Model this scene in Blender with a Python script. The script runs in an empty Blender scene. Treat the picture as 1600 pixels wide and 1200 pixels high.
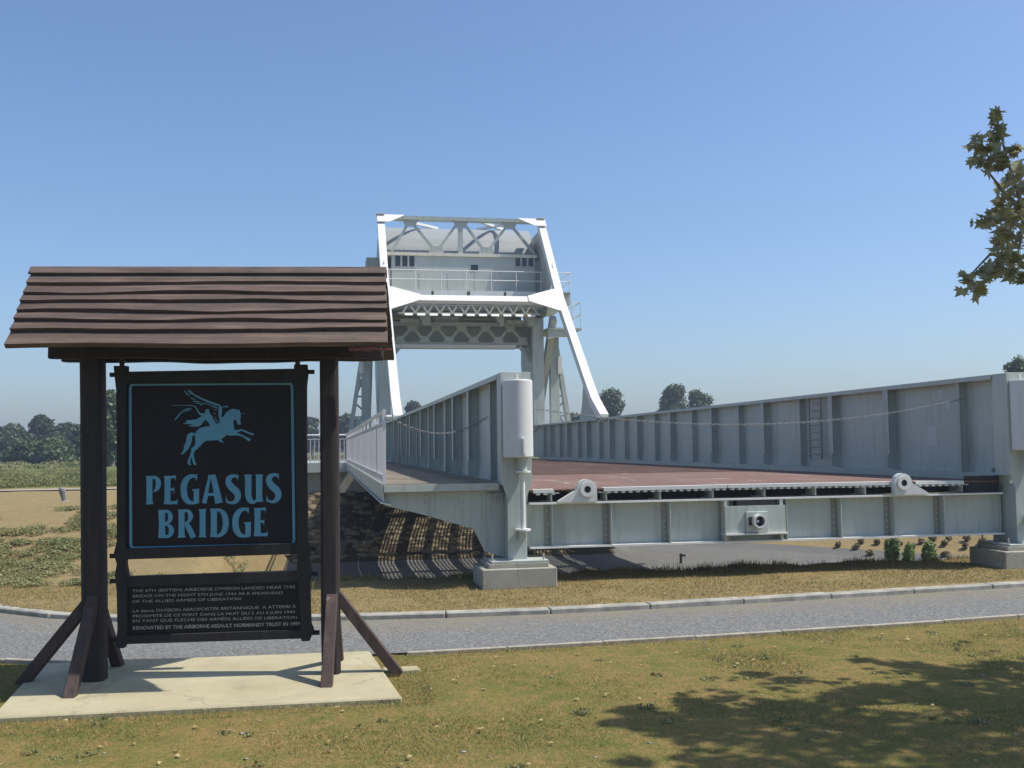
import bpy, bmesh, math, random
import numpy as np
from mathutils import Vector, Matrix, noise

random.seed(7); RNG = np.random.default_rng(7)
SC = bpy.context.scene
COL = SC.collection
rad = math.radians

# ---------------------------------------------------------------- camera
EYE = 2.0
R = np.array([[0.983432, 0.001136, -0.181274],
              [-0.180909, -0.061943, -0.981547],
              [-0.012344, 0.998079, -0.060711]])
_u, _s, _v = np.linalg.svd(R); R = _u @ _v
cam = bpy.data.cameras.new('camera'); camo = bpy.data.objects.new('camera', cam)
COL.objects.link(camo); SC.camera = camo
cam.sensor_width = 36; cam.lens = 36.0; cam.clip_start = 0.05; cam.clip_end = 4000
m4 = Matrix([list(R[i]) + [0] for i in range(3)] + [[0, 0, 0, 1]])
m4.translation = (0, 0, EYE)
camo.matrix_world = m4

# ---------------------------------------------------------------- sky, sun, exposure
SUN_EL, SUN_AZ = 56.6, math.atan2(0.5385, -0.122)          # azimuth measured clockwise from +Y
S = Vector((0.5385, -0.1220, 0.8337)).normalized()
w = bpy.data.worlds.new('World'); SC.world = w; w.use_nodes = True
nt = w.node_tree; nt.nodes.clear()
sky = nt.nodes.new('ShaderNodeTexSky'); sky.sky_type = 'NISHITA'; sky.sun_disc = False
sky.sun_elevation = rad(SUN_EL); sky.sun_rotation = SUN_AZ
sky.altitude = 0; sky.air_density = 1.0; sky.dust_density = 1.7; sky.ozone_density = 7.0
bg = nt.nodes.new('ShaderNodeBackground'); bg.inputs['Strength'].default_value = 0.136
wo = nt.nodes.new('ShaderNodeOutputWorld')
nt.links.new(sky.outputs[0], bg.inputs[0]); nt.links.new(bg.outputs[0], wo.inputs[0])
sun = bpy.data.lights.new('sun', 'SUN'); suno = bpy.data.objects.new('sun', sun); COL.objects.link(suno)
sun.energy = 4.5; sun.angle = rad(0.53); sun.color = (1.0, 0.945, 0.85)
suno.rotation_euler = (-S).to_track_quat('-Z', 'Y').to_euler(); suno.location = (30, -8, 40)
vs = SC.view_settings
vs.view_transform = 'Standard'; vs.look = 'None'; vs.exposure = 0.28; vs.gamma = 1.0; vs.use_curve_mapping = False

# ---------------------------------------------------------------- helpers
def ray(px, py):
    return R @ np.array([(px - 800) / 1600.0, -(py - 600) / 1600.0, -1.0])
def at(px, py, Y):
    d = ray(px, py); p = np.array([0, 0, EYE]) + d * (Y / d[1]); return Vector(p)
def atX(px, py, X):
    d = ray(px, py); p = np.array([0, 0, EYE]) + d * (X / d[0]); return Vector(p)

def tag(o, label=None, cat=None, group=None, kind=None):
    if label: o['label'] = label
    if cat: o['category'] = cat
    if group: o['group'] = group
    if kind: o['kind'] = kind
    return o
def empty(name, loc=(0, 0, 0), rz=0.0, label=None, cat=None, group=None):
    o = bpy.data.objects.new(name, None); COL.objects.link(o)
    o.location = loc; o.rotation_euler = (0, 0, rz); o.empty_display_size = 0.2
    return tag(o, label, cat, group)
def link(name, me, mat, parent=None, loc=None):
    o = bpy.data.objects.new(name, me); COL.objects.link(o)
    if mat and not me.materials: me.materials.append(mat)
    if parent: o.parent = parent
    if loc is not None: o.location = loc
    return o
def copy_obj(o, parent=None, loc=None, rot=None):
    c = o.copy(); COL.objects.link(c)
    if parent: c.parent = parent
    if loc is not None: c.location = loc
    if rot is not None: c.rotation_euler = rot
    return c

class MB:
    """collects simple shapes and links them as one mesh object"""
    def __init__(s): s.v = []; s.f = []
    def add(s, vs, fs):
        n = len(s.v); s.v += [tuple(q) for q in vs]; s.f += [tuple(i + n for i in f) for f in fs]; return s
    def box(s, x0, x1, y0, y1, z0, z1):
        return s.add([(x0,y0,z0),(x1,y0,z0),(x1,y1,z0),(x0,y1,z0),(x0,y0,z1),(x1,y0,z1),(x1,y1,z1),(x0,y1,z1)],
              [(0,3,2,1),(4,5,6,7),(0,1,5,4),(1,2,6,5),(2,3,7,6),(3,0,4,7)])
    def bar(s, a, b, wd, h, up=(0, 0, 1), wd2=None, h2=None):
        a = Vector(a); b = Vector(b); d = (b - a).normalized(); up = Vector(up)
        side = d.cross(up)
        if side.length < 1e-4: side = d.cross(Vector((0, 1, 0)))
        side.normalize(); u2 = side.cross(d).normalized()
        wd2 = wd if wd2 is None else wd2; h2 = h if h2 is None else h2
        q = []
        for p, ww, hh in ((a, wd, h), (b, wd2, h2)):
            q += [p - side*ww/2 - u2*hh/2, p + side*ww/2 - u2*hh/2, p + side*ww/2 + u2*hh/2, p - side*ww/2 + u2*hh/2]
        return s.add(q, [(3,2,1,0),(4,5,6,7),(0,1,5,4),(1,2,6,5),(2,3,7,6),(3,0,4,7)])
    def tube(s, pts, r, n=8, cap=True):
        pts = [Vector(p) for p in pts]; rs = r if isinstance(r, (list, tuple)) else [r] * len(pts)
        base = len(s.v); vv = []
        for i, p in enumerate(pts):
            d = (pts[min(i+1, len(pts)-1)] - pts[max(i-1, 0)]).normalized()
            a = d.cross(Vector((0, 0, 1)))
            if a.length < 1e-3: a = d.cross(Vector((1, 0, 0)))
            a.normalize(); b = d.cross(a)
            for k in range(n):
                t = 2 * math.pi * k / n
                vv.append(p + (a * math.cos(t) + b * math.sin(t)) * rs[i])
        ff = []
        for i in range(len(pts) - 1):
            for k in range(n):
                ff.append((i*n + k, i*n + (k+1) % n, (i+1)*n + (k+1) % n, (i+1)*n + k))
        if cap: ff += [tuple(range(n))[::-1], tuple((len(pts)-1)*n + k for k in range(n))]
        return s.add(vv, ff)
    def prism(s, poly, off):
        """poly: 3-D points of one planar outline, off: extrusion vector"""
        n = len(poly); off = Vector(off); P = [Vector(p) for p in poly]
        return s.add(P + [p + off for p in P], [tuple(range(n))[::-1], tuple(range(n, 2*n))] +
                     [(i, (i+1) % n, n + (i+1) % n, n + i) for i in range(n)])
    def ring(s, c, ax, r0, r1, ln, n=20):
        """hollow pipe: centre of one end, axis, inner and outer radius, length"""
        c = Vector(c); ax = Vector(ax).normalized(); a = ax.cross(Vector((0, 0, 1)))
        if a.length < 1e-3: a = ax.cross(Vector((1, 0, 0)))
        a.normalize(); b = ax.cross(a); vv = []
        for off in (0, ln):
            for r in (r0, r1):
                for k in range(n):
                    t = 2*math.pi*k/n; vv.append(c + ax*off + (a*math.cos(t) + b*math.sin(t))*r)
        ff = []
        for k in range(n):
            j = (k+1) % n
            ff += [(k, j, n+j, n+k), (2*n+k, 3*n+k, 3*n+j, 2*n+j), (n+k, n+j, 3*n+j, 3*n+k), (k, 2*n+k, 2*n+j, j)]
        return s.add(vv, ff)
    def mesh(s, name):
        me = bpy.data.meshes.new(name); me.from_pydata(s.v, [], s.f)
        bm = bmesh.new(); bm.from_mesh(me); bmesh.ops.recalc_face_normals(bm, faces=bm.faces); bm.to_mesh(me); bm.free()
        me.update(); return me
    def build(s, name, mat, parent=None, bevel=0.0, loc=None, smooth=False, seg=1):
        me = s.mesh(name)
        if bevel or smooth:
            bm = bmesh.new(); bm.from_mesh(me)
            if bevel:
                es = [e for e in bm.edges if len(e.link_faces) == 2 and e.calc_face_angle(0) > 0.6]
                bmesh.ops.bevel(bm, geom=es, offset=bevel, segments=seg, affect='EDGES', clamp_overlap=True)
            if smooth:
                for f in bm.faces: f.smooth = True
            bm.to_mesh(me); bm.free()
            if smooth:
                try: me.set_sharp_from_angle(angle=rad(40))
                except Exception: pass
        return link(name, me, mat, parent, loc)

def raw_mesh(name, V, F, k):
    """fast mesh from numpy: V (n,3), F (m,k)"""
    me = bpy.data.meshes.new(name); V = np.asarray(V, np.float32); F = np.asarray(F, np.int32)
    me.vertices.add(len(V)); me.vertices.foreach_set('co', V.ravel())
    me.loops.add(F.size); me.loops.foreach_set('vertex_index', F.ravel())
    me.polygons.add(len(F)); me.polygons.foreach_set('loop_start', np.arange(0, F.size, k, dtype=np.int32))
    me.update(calc_edges=True); me.validate(); return me

# ---------------------------------------------------------------- materials
def _n(nt, t, **kw):
    n = nt.nodes.new(t)
    for k, v in kw.items(): setattr(n, k, v)
    return n
def new_mat(name):
    m = bpy.data.materials.new(name); m.use_nodes = True; nt = m.node_tree
    return m, nt, nt.nodes['Principled BSDF']
def noise_node(nt, vec, scale, detail=5, rough=0.6):
    n = _n(nt, 'ShaderNodeTexNoise'); n.inputs['Scale'].default_value = scale
    n.inputs['Detail'].default_value = detail; n.inputs['Roughness'].default_value = rough
    if vec is not None: nt.links.new(vec, n.inputs['Vector'])
    return n.outputs['Fac']
def ramp(nt, fac, stops):
    r = _n(nt, 'ShaderNodeValToRGB'); e = r.color_ramp.elements
    while len(e) < len(stops): e.new(0.5)
    for q, (p, c) in zip(e, stops):
        q.position = p; q.color = (c[0], c[1], c[2], 1) if isinstance(c, (tuple, list)) else (c, c, c, 1)
    nt.links.new(fac, r.inputs[0]); return r.outputs[0]
def mix(nt, fac, a, b, blend='MIX'):
    m = _n(nt, 'ShaderNodeMix', data_type='RGBA', blend_type=blend)
    for s, v in ((m.inputs[0], fac), (m.inputs[6], a), (m.inputs[7], b)):
        if isinstance(v, (int, float)): s.default_value = v
        elif isinstance(v, (tuple, list)): s.default_value = (v[0], v[1], v[2], 1)
        else: nt.links.new(v, s)
    return m.outputs[2]
def math_n(nt, op, a, b=None, c=None, clamp=False):
    m = _n(nt, 'ShaderNodeMath', operation=op, use_clamp=clamp)
    for s, v in zip(m.inputs, (a, b, c)):
        if v is None: continue
        if isinstance(v, (int, float)): s.default_value = v
        else: nt.links.new(v, s)
    return m.outputs[0]
def bump(nt, b, h, strength, dist=0.02):
    n = _n(nt, 'ShaderNodeBump'); n.inputs['Strength'].default_value = strength; n.inputs['Distance'].default_value = dist
    nt.links.new(h, n.inputs['Height']); nt.links.new(n.outputs[0], b.inputs['Normal'])
def coords(nt, world=False, scale=None):
    if world:
        o = _n(nt, 'ShaderNodeNewGeometry').outputs['Position']
    else:
        o = _n(nt, 'ShaderNodeTexCoord').outputs['Object']
    if scale:
        mp = _n(nt, 'ShaderNodeMapping'); mp.inputs['Scale'].default_value = scale
        nt.links.new(o, mp.inputs['Vector']); o = mp.outputs[0]
    return o
def simple(name, c1, c2, scale=3.0, rough=0.6, bstr=0.0, bscale=40, stretch=None, world=False, spec=0.5, lo=0.35, hi=0.65, bdist=0.01):
    m, nt, b = new_mat(name); v = coords(nt, world, stretch)
    f = noise_node(nt, v, scale); nt.links.new(ramp(nt, f, [(lo, c1), (hi, c2)]), b.inputs['Base Color'])
    b.inputs['Roughness'].default_value = rough; b.inputs['Specular IOR Level'].default_value = spec
    if bstr: bump(nt, b, noise_node(nt, v, bscale, 6), bstr, bdist)
    return m

def steel(name, col, grime, rust=0.0, rough=0.5):
    """weathered pale steel paint: cloudy tone, vertical rain streaks, a little rust"""
    m, nt, b = new_mat(name); v = coords(nt, True)
    c = mix(nt, ramp(nt, noise_node(nt, v, 0.9, 6), [(0.3, 0.0), (0.75, 1.0)]), col, [x * 0.88 for x in col])
    mp = _n(nt, 'ShaderNodeMapping'); mp.inputs['Scale'].default_value = (5, 5, 0.35); nt.links.new(v, mp.inputs[0])
    st = ramp(nt, noise_node(nt, mp.outputs[0], 2.0, 5), [(0.50, 0.0), (0.78, 0.6)])
    c = mix(nt, st, c, grime)
    if rust:
        rf = ramp(nt, noise_node(nt, v, 3.1, 8, 0.7), [(0.66, 0.0), (0.74, rust)])
        c = mix(nt, rf, c, (0.22, 0.10, 0.05))
    nt.links.new(c, b.inputs['Base Color']); b.inputs['Roughness'].default_value = rough
    bump(nt, b, noise_node(nt, v, 1.6, 2), 0.12, 0.02)
    return m
M = {}
M['steel'] = steel('pale grey steel paint', (0.4382, 0.4854, 0.4420), (0.2618, 0.2600, 0.2063), 0.35)
M['steel_white_lit'] = steel('whitish sunlit steel paint', (0.72, 0.72, 0.69), (0.55, 0.54, 0.48), 0.1)  # lighter copy of the same steel paint, sunlight put into its tone
M['steel_cyl'] = steel('clean pale cylinder paint', (0.6400, 0.6528, 0.6272), (0.5376, 0.5376, 0.4992), 0.0)
M['steel_drum'] = steel('blue grey counterweight paint', (0.30, 0.325, 0.33), (0.24, 0.25, 0.245), 0.1)
M['cabin'] = steel('grey green cabin paint', (0.50, 0.52, 0.485), (0.36, 0.36, 0.31), 0.15)
M['steel_patch'] = steel('light repair plate paint', (0.4987, 0.5375, 0.5250), (0.4275, 0.4500, 0.4250), 0.0)
M['steel_dark'] = steel('darker brownish steel paint', (0.27, 0.275, 0.235), (0.17, 0.155, 0.115), 0.3)  # darker, browner tone than the main steel paint
M['steel_rust'] = steel('rust streaked pale paint', (0.74, 0.70, 0.58), (0.42, 0.28, 0.17), 0.8)  # rust streaks over a base lightened to carry sun on the chord top
M['rail'] = steel('white railing paint', (0.66, 0.67, 0.66), (0.5, 0.5, 0.46), 0.0)
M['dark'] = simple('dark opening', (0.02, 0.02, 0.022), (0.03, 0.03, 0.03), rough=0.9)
M['bolt'] = simple('worn steel bolts', (0.3, 0.3, 0.28), (0.4, 0.39, 0.36), 20, 0.5)
M['chain'] = simple('galvanised chain', (0.13, 0.135, 0.14), (0.26, 0.26, 0.26), 30, 0.7)
M['concrete'] = simple('weathered concrete', (0.30, 0.29, 0.24), (0.42, 0.40, 0.33), 2.2, 0.9, 0.35, 60, world=True)
M['slab'] = simple('pale cast concrete', (0.355, 0.32, 0.195), (0.43, 0.39, 0.25), 1.6, 0.9, 0.25, 90, world=True, lo=0.3, hi=0.7)
def stained(name, base, dark, pale, world=True):
    m, nt, b = new_mat(name); v = coords(nt, world)
    c = mix(nt, ramp(nt, noise_node(nt, v, 1.3, 6, 0.65), [(0.35, 0.0), (0.7, 1.0)]), base, pale)
    c = mix(nt, ramp(nt, noise_node(nt, v, 3.4, 8, 0.75), [(0.55, 0.0), (0.72, 0.55)]), c, dark)
    c = mix(nt, ramp(nt, noise_node(nt, v, 55, 3, 0.6), [(0.62, 0.0), (0.70, 0.45)]), c, dark)
    vo = _n(nt, 'ShaderNodeTexVoronoi', feature='DISTANCE_TO_EDGE'); vo.inputs['Scale'].default_value = 0.55
    wv = _n(nt, 'ShaderNodeVectorMath', operation='ADD'); nz_ = _n(nt, 'ShaderNodeTexNoise'); nz_.inputs['Scale'].default_value = 4; nt.links.new(v, nz_.inputs['Vector'])
    sc = _n(nt, 'ShaderNodeVectorMath', operation='SCALE'); sc.inputs['Scale'].default_value = 0.35; nt.links.new(nz_.outputs['Color'], sc.inputs[0])
    nt.links.new(v, wv.inputs[0]); nt.links.new(sc.outputs[0], wv.inputs[1]); nt.links.new(wv.outputs[0], vo.inputs['Vector'])
    c = mix(nt, ramp(nt, vo.outputs['Distance'], [(0.0, 0.55), (0.006, 0.0)]), c, dark)
    nt.links.new(c, b.inputs['Base Color']); b.inputs['Roughness'].default_value = 0.95
    bump(nt, b, noise_node(nt, v, 80, 5), 0.35, 0.006); return m
M['slab'] = stained('stained pale slab concrete', (0.345, 0.31, 0.19), (0.22, 0.19, 0.12), (0.44, 0.40, 0.26))
M['concrete'] = stained('stained footing concrete', (0.30, 0.29, 0.235), (0.15, 0.14, 0.105), (0.40, 0.385, 0.32))
M['kerb'] = simple('pale kerb concrete', (0.22, 0.215, 0.185), (0.38, 0.365, 0.31), 5, 0.9, 0.3, 80, world=True)
M['edging'] = simple('edging concrete', (0.27, 0.24, 0.19), (0.40, 0.36, 0.30), 6, 0.9, 0.3, 80, world=True)
M['plank'] = simple('weathered walkway timber', (0.17, 0.145, 0.11), (0.29, 0.245, 0.18), 3, 0.85, 0.4, 30, stretch=(1, 8, 8))

def wood(name, c1, c2, axis=(1, 14, 14), rough=0.75, cr=(0.008, 0.005, 0.004)):
    m, nt, b = new_mat(name); v = coords(nt, False, axis)
    g = noise_node(nt, v, 2.2, 8, 0.65); g2 = noise_node(nt, v, 9, 6, 0.7)
    c = ramp(nt, g, [(0.3, c1), (0.7, c2)])
    c = mix(nt, ramp(nt, g2, [(0.33, 0.85), (0.45, 0.0)]), c, cr)
    g3 = noise_node(nt, v, 1.1, 3, 0.5); c = mix(nt, ramp(nt, g3, [(0.52, 0.0), (0.66, 0.5)]), c, [x * 1.55 for x in c2])
    cl = coords(nt, True)
    c = mix(nt, ramp(nt, noise_node(nt, cl, 2.1, 4), [(0.45, 0.0), (0.8, 0.35)]), c, [x * 1.7 for x in c2])
    nt.links.new(c, b.inputs['Base Color']); b.inputs['Roughness'].default_value = rough
    bump(nt, b, g2, 0.5, 0.008); return m
M['post'] = wood('dark stained post timber', (0.011, 0.0075, 0.007), (0.022, 0.015, 0.014), (14, 14, 1))
M['brace'] = wood('dark red brown brace timber', (0.036, 0.022, 0.018), (0.068, 0.043, 0.037), (9, 9, 2))
M['roof'] = wood('sawn brown roof boards', (0.06, 0.041, 0.032), (0.112, 0.078, 0.060), (1, 12, 12))
M['frame'] = wood('black stained frame timber', (0.007, 0.0065, 0.006), (0.014, 0.012, 0.012), (6, 6, 2), 0.8)
M['splinter'] = simple('bare reddish split wood', (0.22, 0.07, 0.05), (0.30, 0.13, 0.09), 8, 0.9)
M['board'] = simple('black painted board', (0.005, 0.005, 0.006), (0.010, 0.009, 0.010), 3, 0.6, spec=0.25)
M['blue'] = simple('sky blue sign paint', (0.070, 0.25, 0.38), (0.085, 0.285, 0.42), 5, 0.5)
M['lettering'] = simple('silver grey lettering paint', (0.2370, 0.2370, 0.2161), (0.3206, 0.3171, 0.2858), 9, 0.5)
M['iron'] = simple('black iron hanger', (0.02, 0.02, 0.022), (0.04, 0.04, 0.04), 9, 0.5)
M['glass'] = simple('dark cabin window glass', (0.015, 0.02, 0.028), (0.03, 0.035, 0.045), 2, 0.15)
M['bark'] = simple('grey brown bark', (0.10, 0.085, 0.065), (0.20, 0.17, 0.13), 4, 0.95, 0.6, 14)
M['rock'] = simple('embankment stone', (0.1105, 0.0910, 0.0520), (0.2210, 0.1755, 0.0910), 2.5, 0.95, 0.5, 9, world=True)
M['marker'] = simple('grey marker stone', (0.14, 0.14, 0.15), (0.28, 0.28, 0.28), 6, 0.9, 0.4, 20)

def leaf_mat(name, c1, c2, c3, trans=0.35, scale=0.5, rough=0.55):
    m = bpy.data.materials.new(name); m.use_nodes = True; nt = m.node_tree; b = nt.nodes['Principled BSDF']
    v = coords(nt, True)
    oi = noise_node(nt, v, scale, 3); fi = noise_node(nt, v, scale * 14, 2)
    c = mix(nt, ramp(nt, oi, [(0.35, 0.0), (0.65, 1.0)]), c1, c2)
    c = mix(nt, ramp(nt, fi, [(0.45, 0.0), (0.7, 0.75)]), c, c3)
    nt.links.new(c, b.inputs['Base Color']); b.inputs['Roughness'].default_value = rough
    t = _n(nt, 'ShaderNodeBsdfTranslucent'); nt.links.new(c, t.inputs[0])
    ms = _n(nt, 'ShaderNodeMixShader'); ms.inputs[0].default_value = trans
    nt.links.new(b.outputs[0], ms.inputs[1]); nt.links.new(t.outputs[0], ms.inputs[2])
    nt.links.new(ms.outputs[0], nt.nodes['Material Output'].inputs[0]); return m
M['leaf_plane'] = leaf_mat('plane tree leaves', (0.2210, 0.2340, 0.0975), (0.3120, 0.2990, 0.1495), (0.4290, 0.3900, 0.2470), 0.42, 2.5, 0.4)
M['leaf_dark'] = leaf_mat('dark hedge foliage', (0.030, 0.055, 0.020), (0.045, 0.075, 0.026), (0.065, 0.095, 0.035), 0.25, 0.25)
M['leaf_mid'] = leaf_mat('mid green foliage', (0.045, 0.085, 0.025), (0.065, 0.11, 0.035), (0.10, 0.14, 0.05), 0.3, 0.25)
M['leaf_scrub'] = leaf_mat('rough meadow green', (0.135, 0.155, 0.045), (0.20, 0.20, 0.075), (0.27, 0.245, 0.11), 0.3, 0.12)
M['leaf_weed'] = leaf_mat('grey green bank weeds', (0.155, 0.175, 0.055), (0.21, 0.215, 0.075), (0.30, 0.26, 0.12), 0.25, 0.8)
M['leaf_shrub'] = leaf_mat('fresh green shrub leaves', (0.12, 0.20, 0.045), (0.16, 0.24, 0.06), (0.22, 0.28, 0.08), 0.3, 2)
M['leaf_tuft'] = leaf_mat('dull purple green tuft leaves', (0.19, 0.165, 0.08), (0.23, 0.19, 0.10), (0.30, 0.23, 0.13), 0.2, 2)
# ================================================================ SETTING
def sstep(a, b, x):
    t = np.clip((x - a) / (b - a), 0, 1); return t * t * (3 - 2 * t)
_kx = [-9, -3.97, -3.38, -2.4, -1.5, -.4, 1.06, 2.56, 4.13, 5.5, 7.4, 9.4, 20, 60]; _ky = [19.5, 13.9, 13.36, 12.80, 12.50, 12.32, 12.12, 12.05, 12.12, 12.23, 12.42, 12.62, 13.7, 17.8]
_fx = np.arange(-9, 60, 0.1); _fk = np.interp(_fx, _kx, _ky); _fk = np.convolve(np.pad(_fk, 6, mode='edge'), np.ones(13) / 13, 'valid')
def kerb_y(X): return np.interp(X, _fx, _fk)
def near_y(X): return 10.19 + 0.010 * np.maximum(X, 0) + 0.0060 * np.maximum(X, 0) ** 2 * (np.maximum(X, 0) < 9) + (0.0060 * 81 + 0.08 * (X - 9)) * (X >= 9) + 0.37 * np.maximum(0, -(X + 1.5)) ** 1.2
LIP = 15.35
def height(X, Y):
    X = np.asarray(X, float); Y = np.asarray(Y, float)
    z = 0.07 * sstep(0.05, 0.25, Y - kerb_y(X))
    # bank rising on the left to a plateau
    wl = sstep(-0.5, -2.0, X)
    s = sstep(15.8, 22.5, Y - 0.25 * np.maximum(0, -X - 3))
    z = z + wl * (0.76 * s + 0.22 * sstep(22, 60, Y))
    # hollow under the bridge
    wp = 1 - sstep(-0.5, -2.0, X + 0.02 * (Y - 16))
    lip = LIP + 0.12 * np.sin(X * 3.1) + 0.07 * np.sin(X * 9.7 + 1)
    down = sstep(0, 1.6, Y - lip)
    # far slope of the hollow: stone slope under the deck, mulch slope to the right
    y0 = 30.6
    t9 = sstep(9.2, 10.8, X)
    y0 = (1 - t9) * 30.6 + t9 * np.clip(35.4 - 1.36 * (X - 10.8), 18.5, 36)
    ln = (1 - t9) * 6.4 + t9 * 8.0
    up = np.clip((Y - y0) / ln, 0, 1); up = (1 - t9) * up ** 1.7 + t9 * up * (0.55 + 0.45 * up)
    depth = -1.5 * down + up * ((1 - t9) * 1.85 + t9 * 2.0)
    depth = np.where(Y > LIP - 0.5, depth, 0)
    z = z * (1 - wp) + wp * (np.where(Y < LIP, z, 0.07) + depth)
    far = sstep(44, 62, Y)
    z = z * (1 - far) + far * (0.98 + 0.0 * Y)
    return z

def axis(dense0, dense1, step, lo, hi, grow=1.18):
    a = list(np.arange(dense0, dense1, step)); s = step
    while a[-1] < hi: s = min(s * grow, 60); a.append(a[-1] + s)
    s = step; b = [dense0]
    while b[-1] > lo: s = min(s * grow, 60); b.append(b[-1] - s)
    return np.array(b[:0:-1] + a)
xs = axis(-7, 17, 0.13, -420, 700); ys = axis(3.5, 40, 0.13, -60, 900)
GX, GY = np.meshgrid(xs, ys)
GZ = height(GX, GY)
nz = np.array([noise.noise((x * 0.9, y * 0.9, 0)) * 0.018 + noise.noise((x * 3.7, y * 3.7, 5)) * 0.010 if y < 60 and -30 < x < 40 else 0.0
               for x, y in zip(GX.ravel(), GY.ravel())]).reshape(GX.shape)
on_path = (GY > near_y(GX) - 0.25) & (GY < kerb_y(GX) + 0.12)
on_slab = (GX > -2.9) & (GX < 0.9) & (GY > 8.1) & (GY < 10.6)
pit_amp = np.where(GZ < -0.2, 1.4, 1.0)
GZ = GZ + np.where(on_path | on_slab, -0.028, nz * pit_amp)
nx, ny = len(xs), len(ys)
V = np.stack([GX.ravel(), GY.ravel(), GZ.ravel()], 1)
ii = np.arange(nx * ny).reshape(ny, nx)
F = np.stack([ii[:-1, :-1], ii[:-1, 1:], ii[1:, 1:], ii[1:, :-1]], -1).reshape(-1, 4)
gme = raw_mesh('ground', V, F, 4)
for p in gme.polygons: p.use_smooth = True
def attr(name, arr):
    a = gme.attributes.new(name, 'FLOAT', 'POINT'); a.data.foreach_set('value', np.asarray(arr, np.float32).ravel())
X_, Y_, Z_ = GX, GY, GZ
under = (1 - sstep(-0.5, -2.0, X_))
attr('dry', np.where(Y_ > kerb_y(X_) - 0.2, 1.0, 0.0) * (1 - sstep(38, 44, Y_)))
attr('soil', np.maximum((1 - under) * sstep(15.4, 16.4, Y_) * (1 - sstep(33, 36, Y_)),
                        under * sstep(LIP + 0.2, LIP + 0.6, Y_) * (1 - sstep(50, 60, Y_))))
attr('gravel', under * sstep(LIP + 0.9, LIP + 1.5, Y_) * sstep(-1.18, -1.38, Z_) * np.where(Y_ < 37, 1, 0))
attr('deck_shade', under * np.where(X_ < 9.0, 1, 0) * sstep(30.9, 31.6, Y_) * (1 - sstep(46, 50, Y_)))  # darker ground colour standing for the shade under the deck
attr('meadow', sstep(33.5, 35.5, Y_ + 0.0 * X_) * np.where(X_ < -2, 1, 0) + sstep(55, 65, Y_) * np.where(X_ >= -2, 1, 0))

m, nt, b = new_mat('ground cover'); M['ground'] = m
v = coords(nt, True)
def av(name):
    a = _n(nt, 'ShaderNodeAttribute'); a.attribute_name = name; return a.outputs['Fac']
n1 = noise_node(nt, v, 0.9, 6, 0.65); n2 = noise_node(nt, v, 5.5, 6, 0.7); n3 = noise_node(nt, v, 30, 4, 0.7); n4 = noise_node(nt, v, 90, 3, 0.7)
lawn = ramp(nt, n1, [(0.32, (0.1409, 0.1513, 0.0380)), (0.5, (0.2091, 0.1780, 0.0570)), (0.66, (0.2911, 0.2003, 0.0793))])
n5 = noise_node(nt, v, 13, 5, 0.75)
lawn = mix(nt, ramp(nt, n2, [(0.45, 0.0), (0.64, 0.75)]), lawn, (0.3372, 0.2091, 0.0865))
lawn = mix(nt, ramp(nt, n5, [(0.35, 0.65), (0.5, 0.0)]), lawn, (0.1114, 0.1338, 0.0323))
lawn = mix(nt, ramp(nt, n5, [(0.6, 0.0), (0.72, 0.5)]), lawn, (0.3898, 0.3059, 0.1229))
lawn = mix(nt, ramp(nt, n3, [(0.35, 0.6), (0.55, 0.0)]), lawn, (0.1206, 0.1290, 0.0323))
dry = ramp(nt, n2, [(0.3, (0.1936, 0.1628, 0.0616)), (0.5, (0.2992, 0.2244, 0.1056)), (0.72, (0.3520, 0.2508, 0.1320))])
dry = mix(nt, ramp(nt, n3, [(0.35, 0.55), (0.55, 0.0)]), dry, (0.12, 0.115, 0.045))
soil = ramp(nt, n2, [(0.3, (0.24, 0.19, 0.09)), (0.7, (0.345, 0.265, 0.135))])
soil = mix(nt, ramp(nt, n4, [(0.35, 0.4), (0.55, 0.0)]), soil, (0.14, 0.10, 0.05))
grav = ramp(nt, n4, [(0.3, (0.09, 0.092, 0.09)), (0.7, (0.21, 0.21, 0.20))])
grav = mix(nt, ramp(nt, n1, [(0.4, 0.0), (0.7, 0.35)]), grav, (0.21, 0.185, 0.14))
mead = ramp(nt, noise_node(nt, v, 0.25, 6, 0.7), [(0.35, (0.075, 0.11, 0.03)), (0.65, (0.17, 0.165, 0.065))])
jit = math_n(nt, 'MULTIPLY', math_n(nt, 'SUBTRACT', n2, 0.5), 0.9)
def mask(name):
    return ramp(nt, math_n(nt, 'ADD', av(name), jit), [(0.42, 0.0), (0.58, 1.0)])
c = mix(nt, mask('dry'), lawn, dry); c = mix(nt, mask('soil'), c, soil); c = mix(nt, mask('meadow'), c, mead); c = mix(nt, mask('gravel'), c, grav); c = mix(nt, mask('deck_shade'), c, ramp(nt, n2, [(0.3, (0.05, 0.042, 0.028)), (0.7, (0.10, 0.082, 0.05))]))
nt.links.new(c, b.inputs['Base Color']); b.inputs['Roughness'].default_value = 1.0; b.inputs['Specular IOR Level'].default_value = 0.1
bump(nt, b, math_n(nt, 'ADD', n3, math_n(nt, 'MULTIPLY', n4, 0.5)), 0.9, 0.03)
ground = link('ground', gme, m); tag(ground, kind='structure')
def gz(x, y): return float(height(np.array([x]), np.array([y]))[0])

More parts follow.
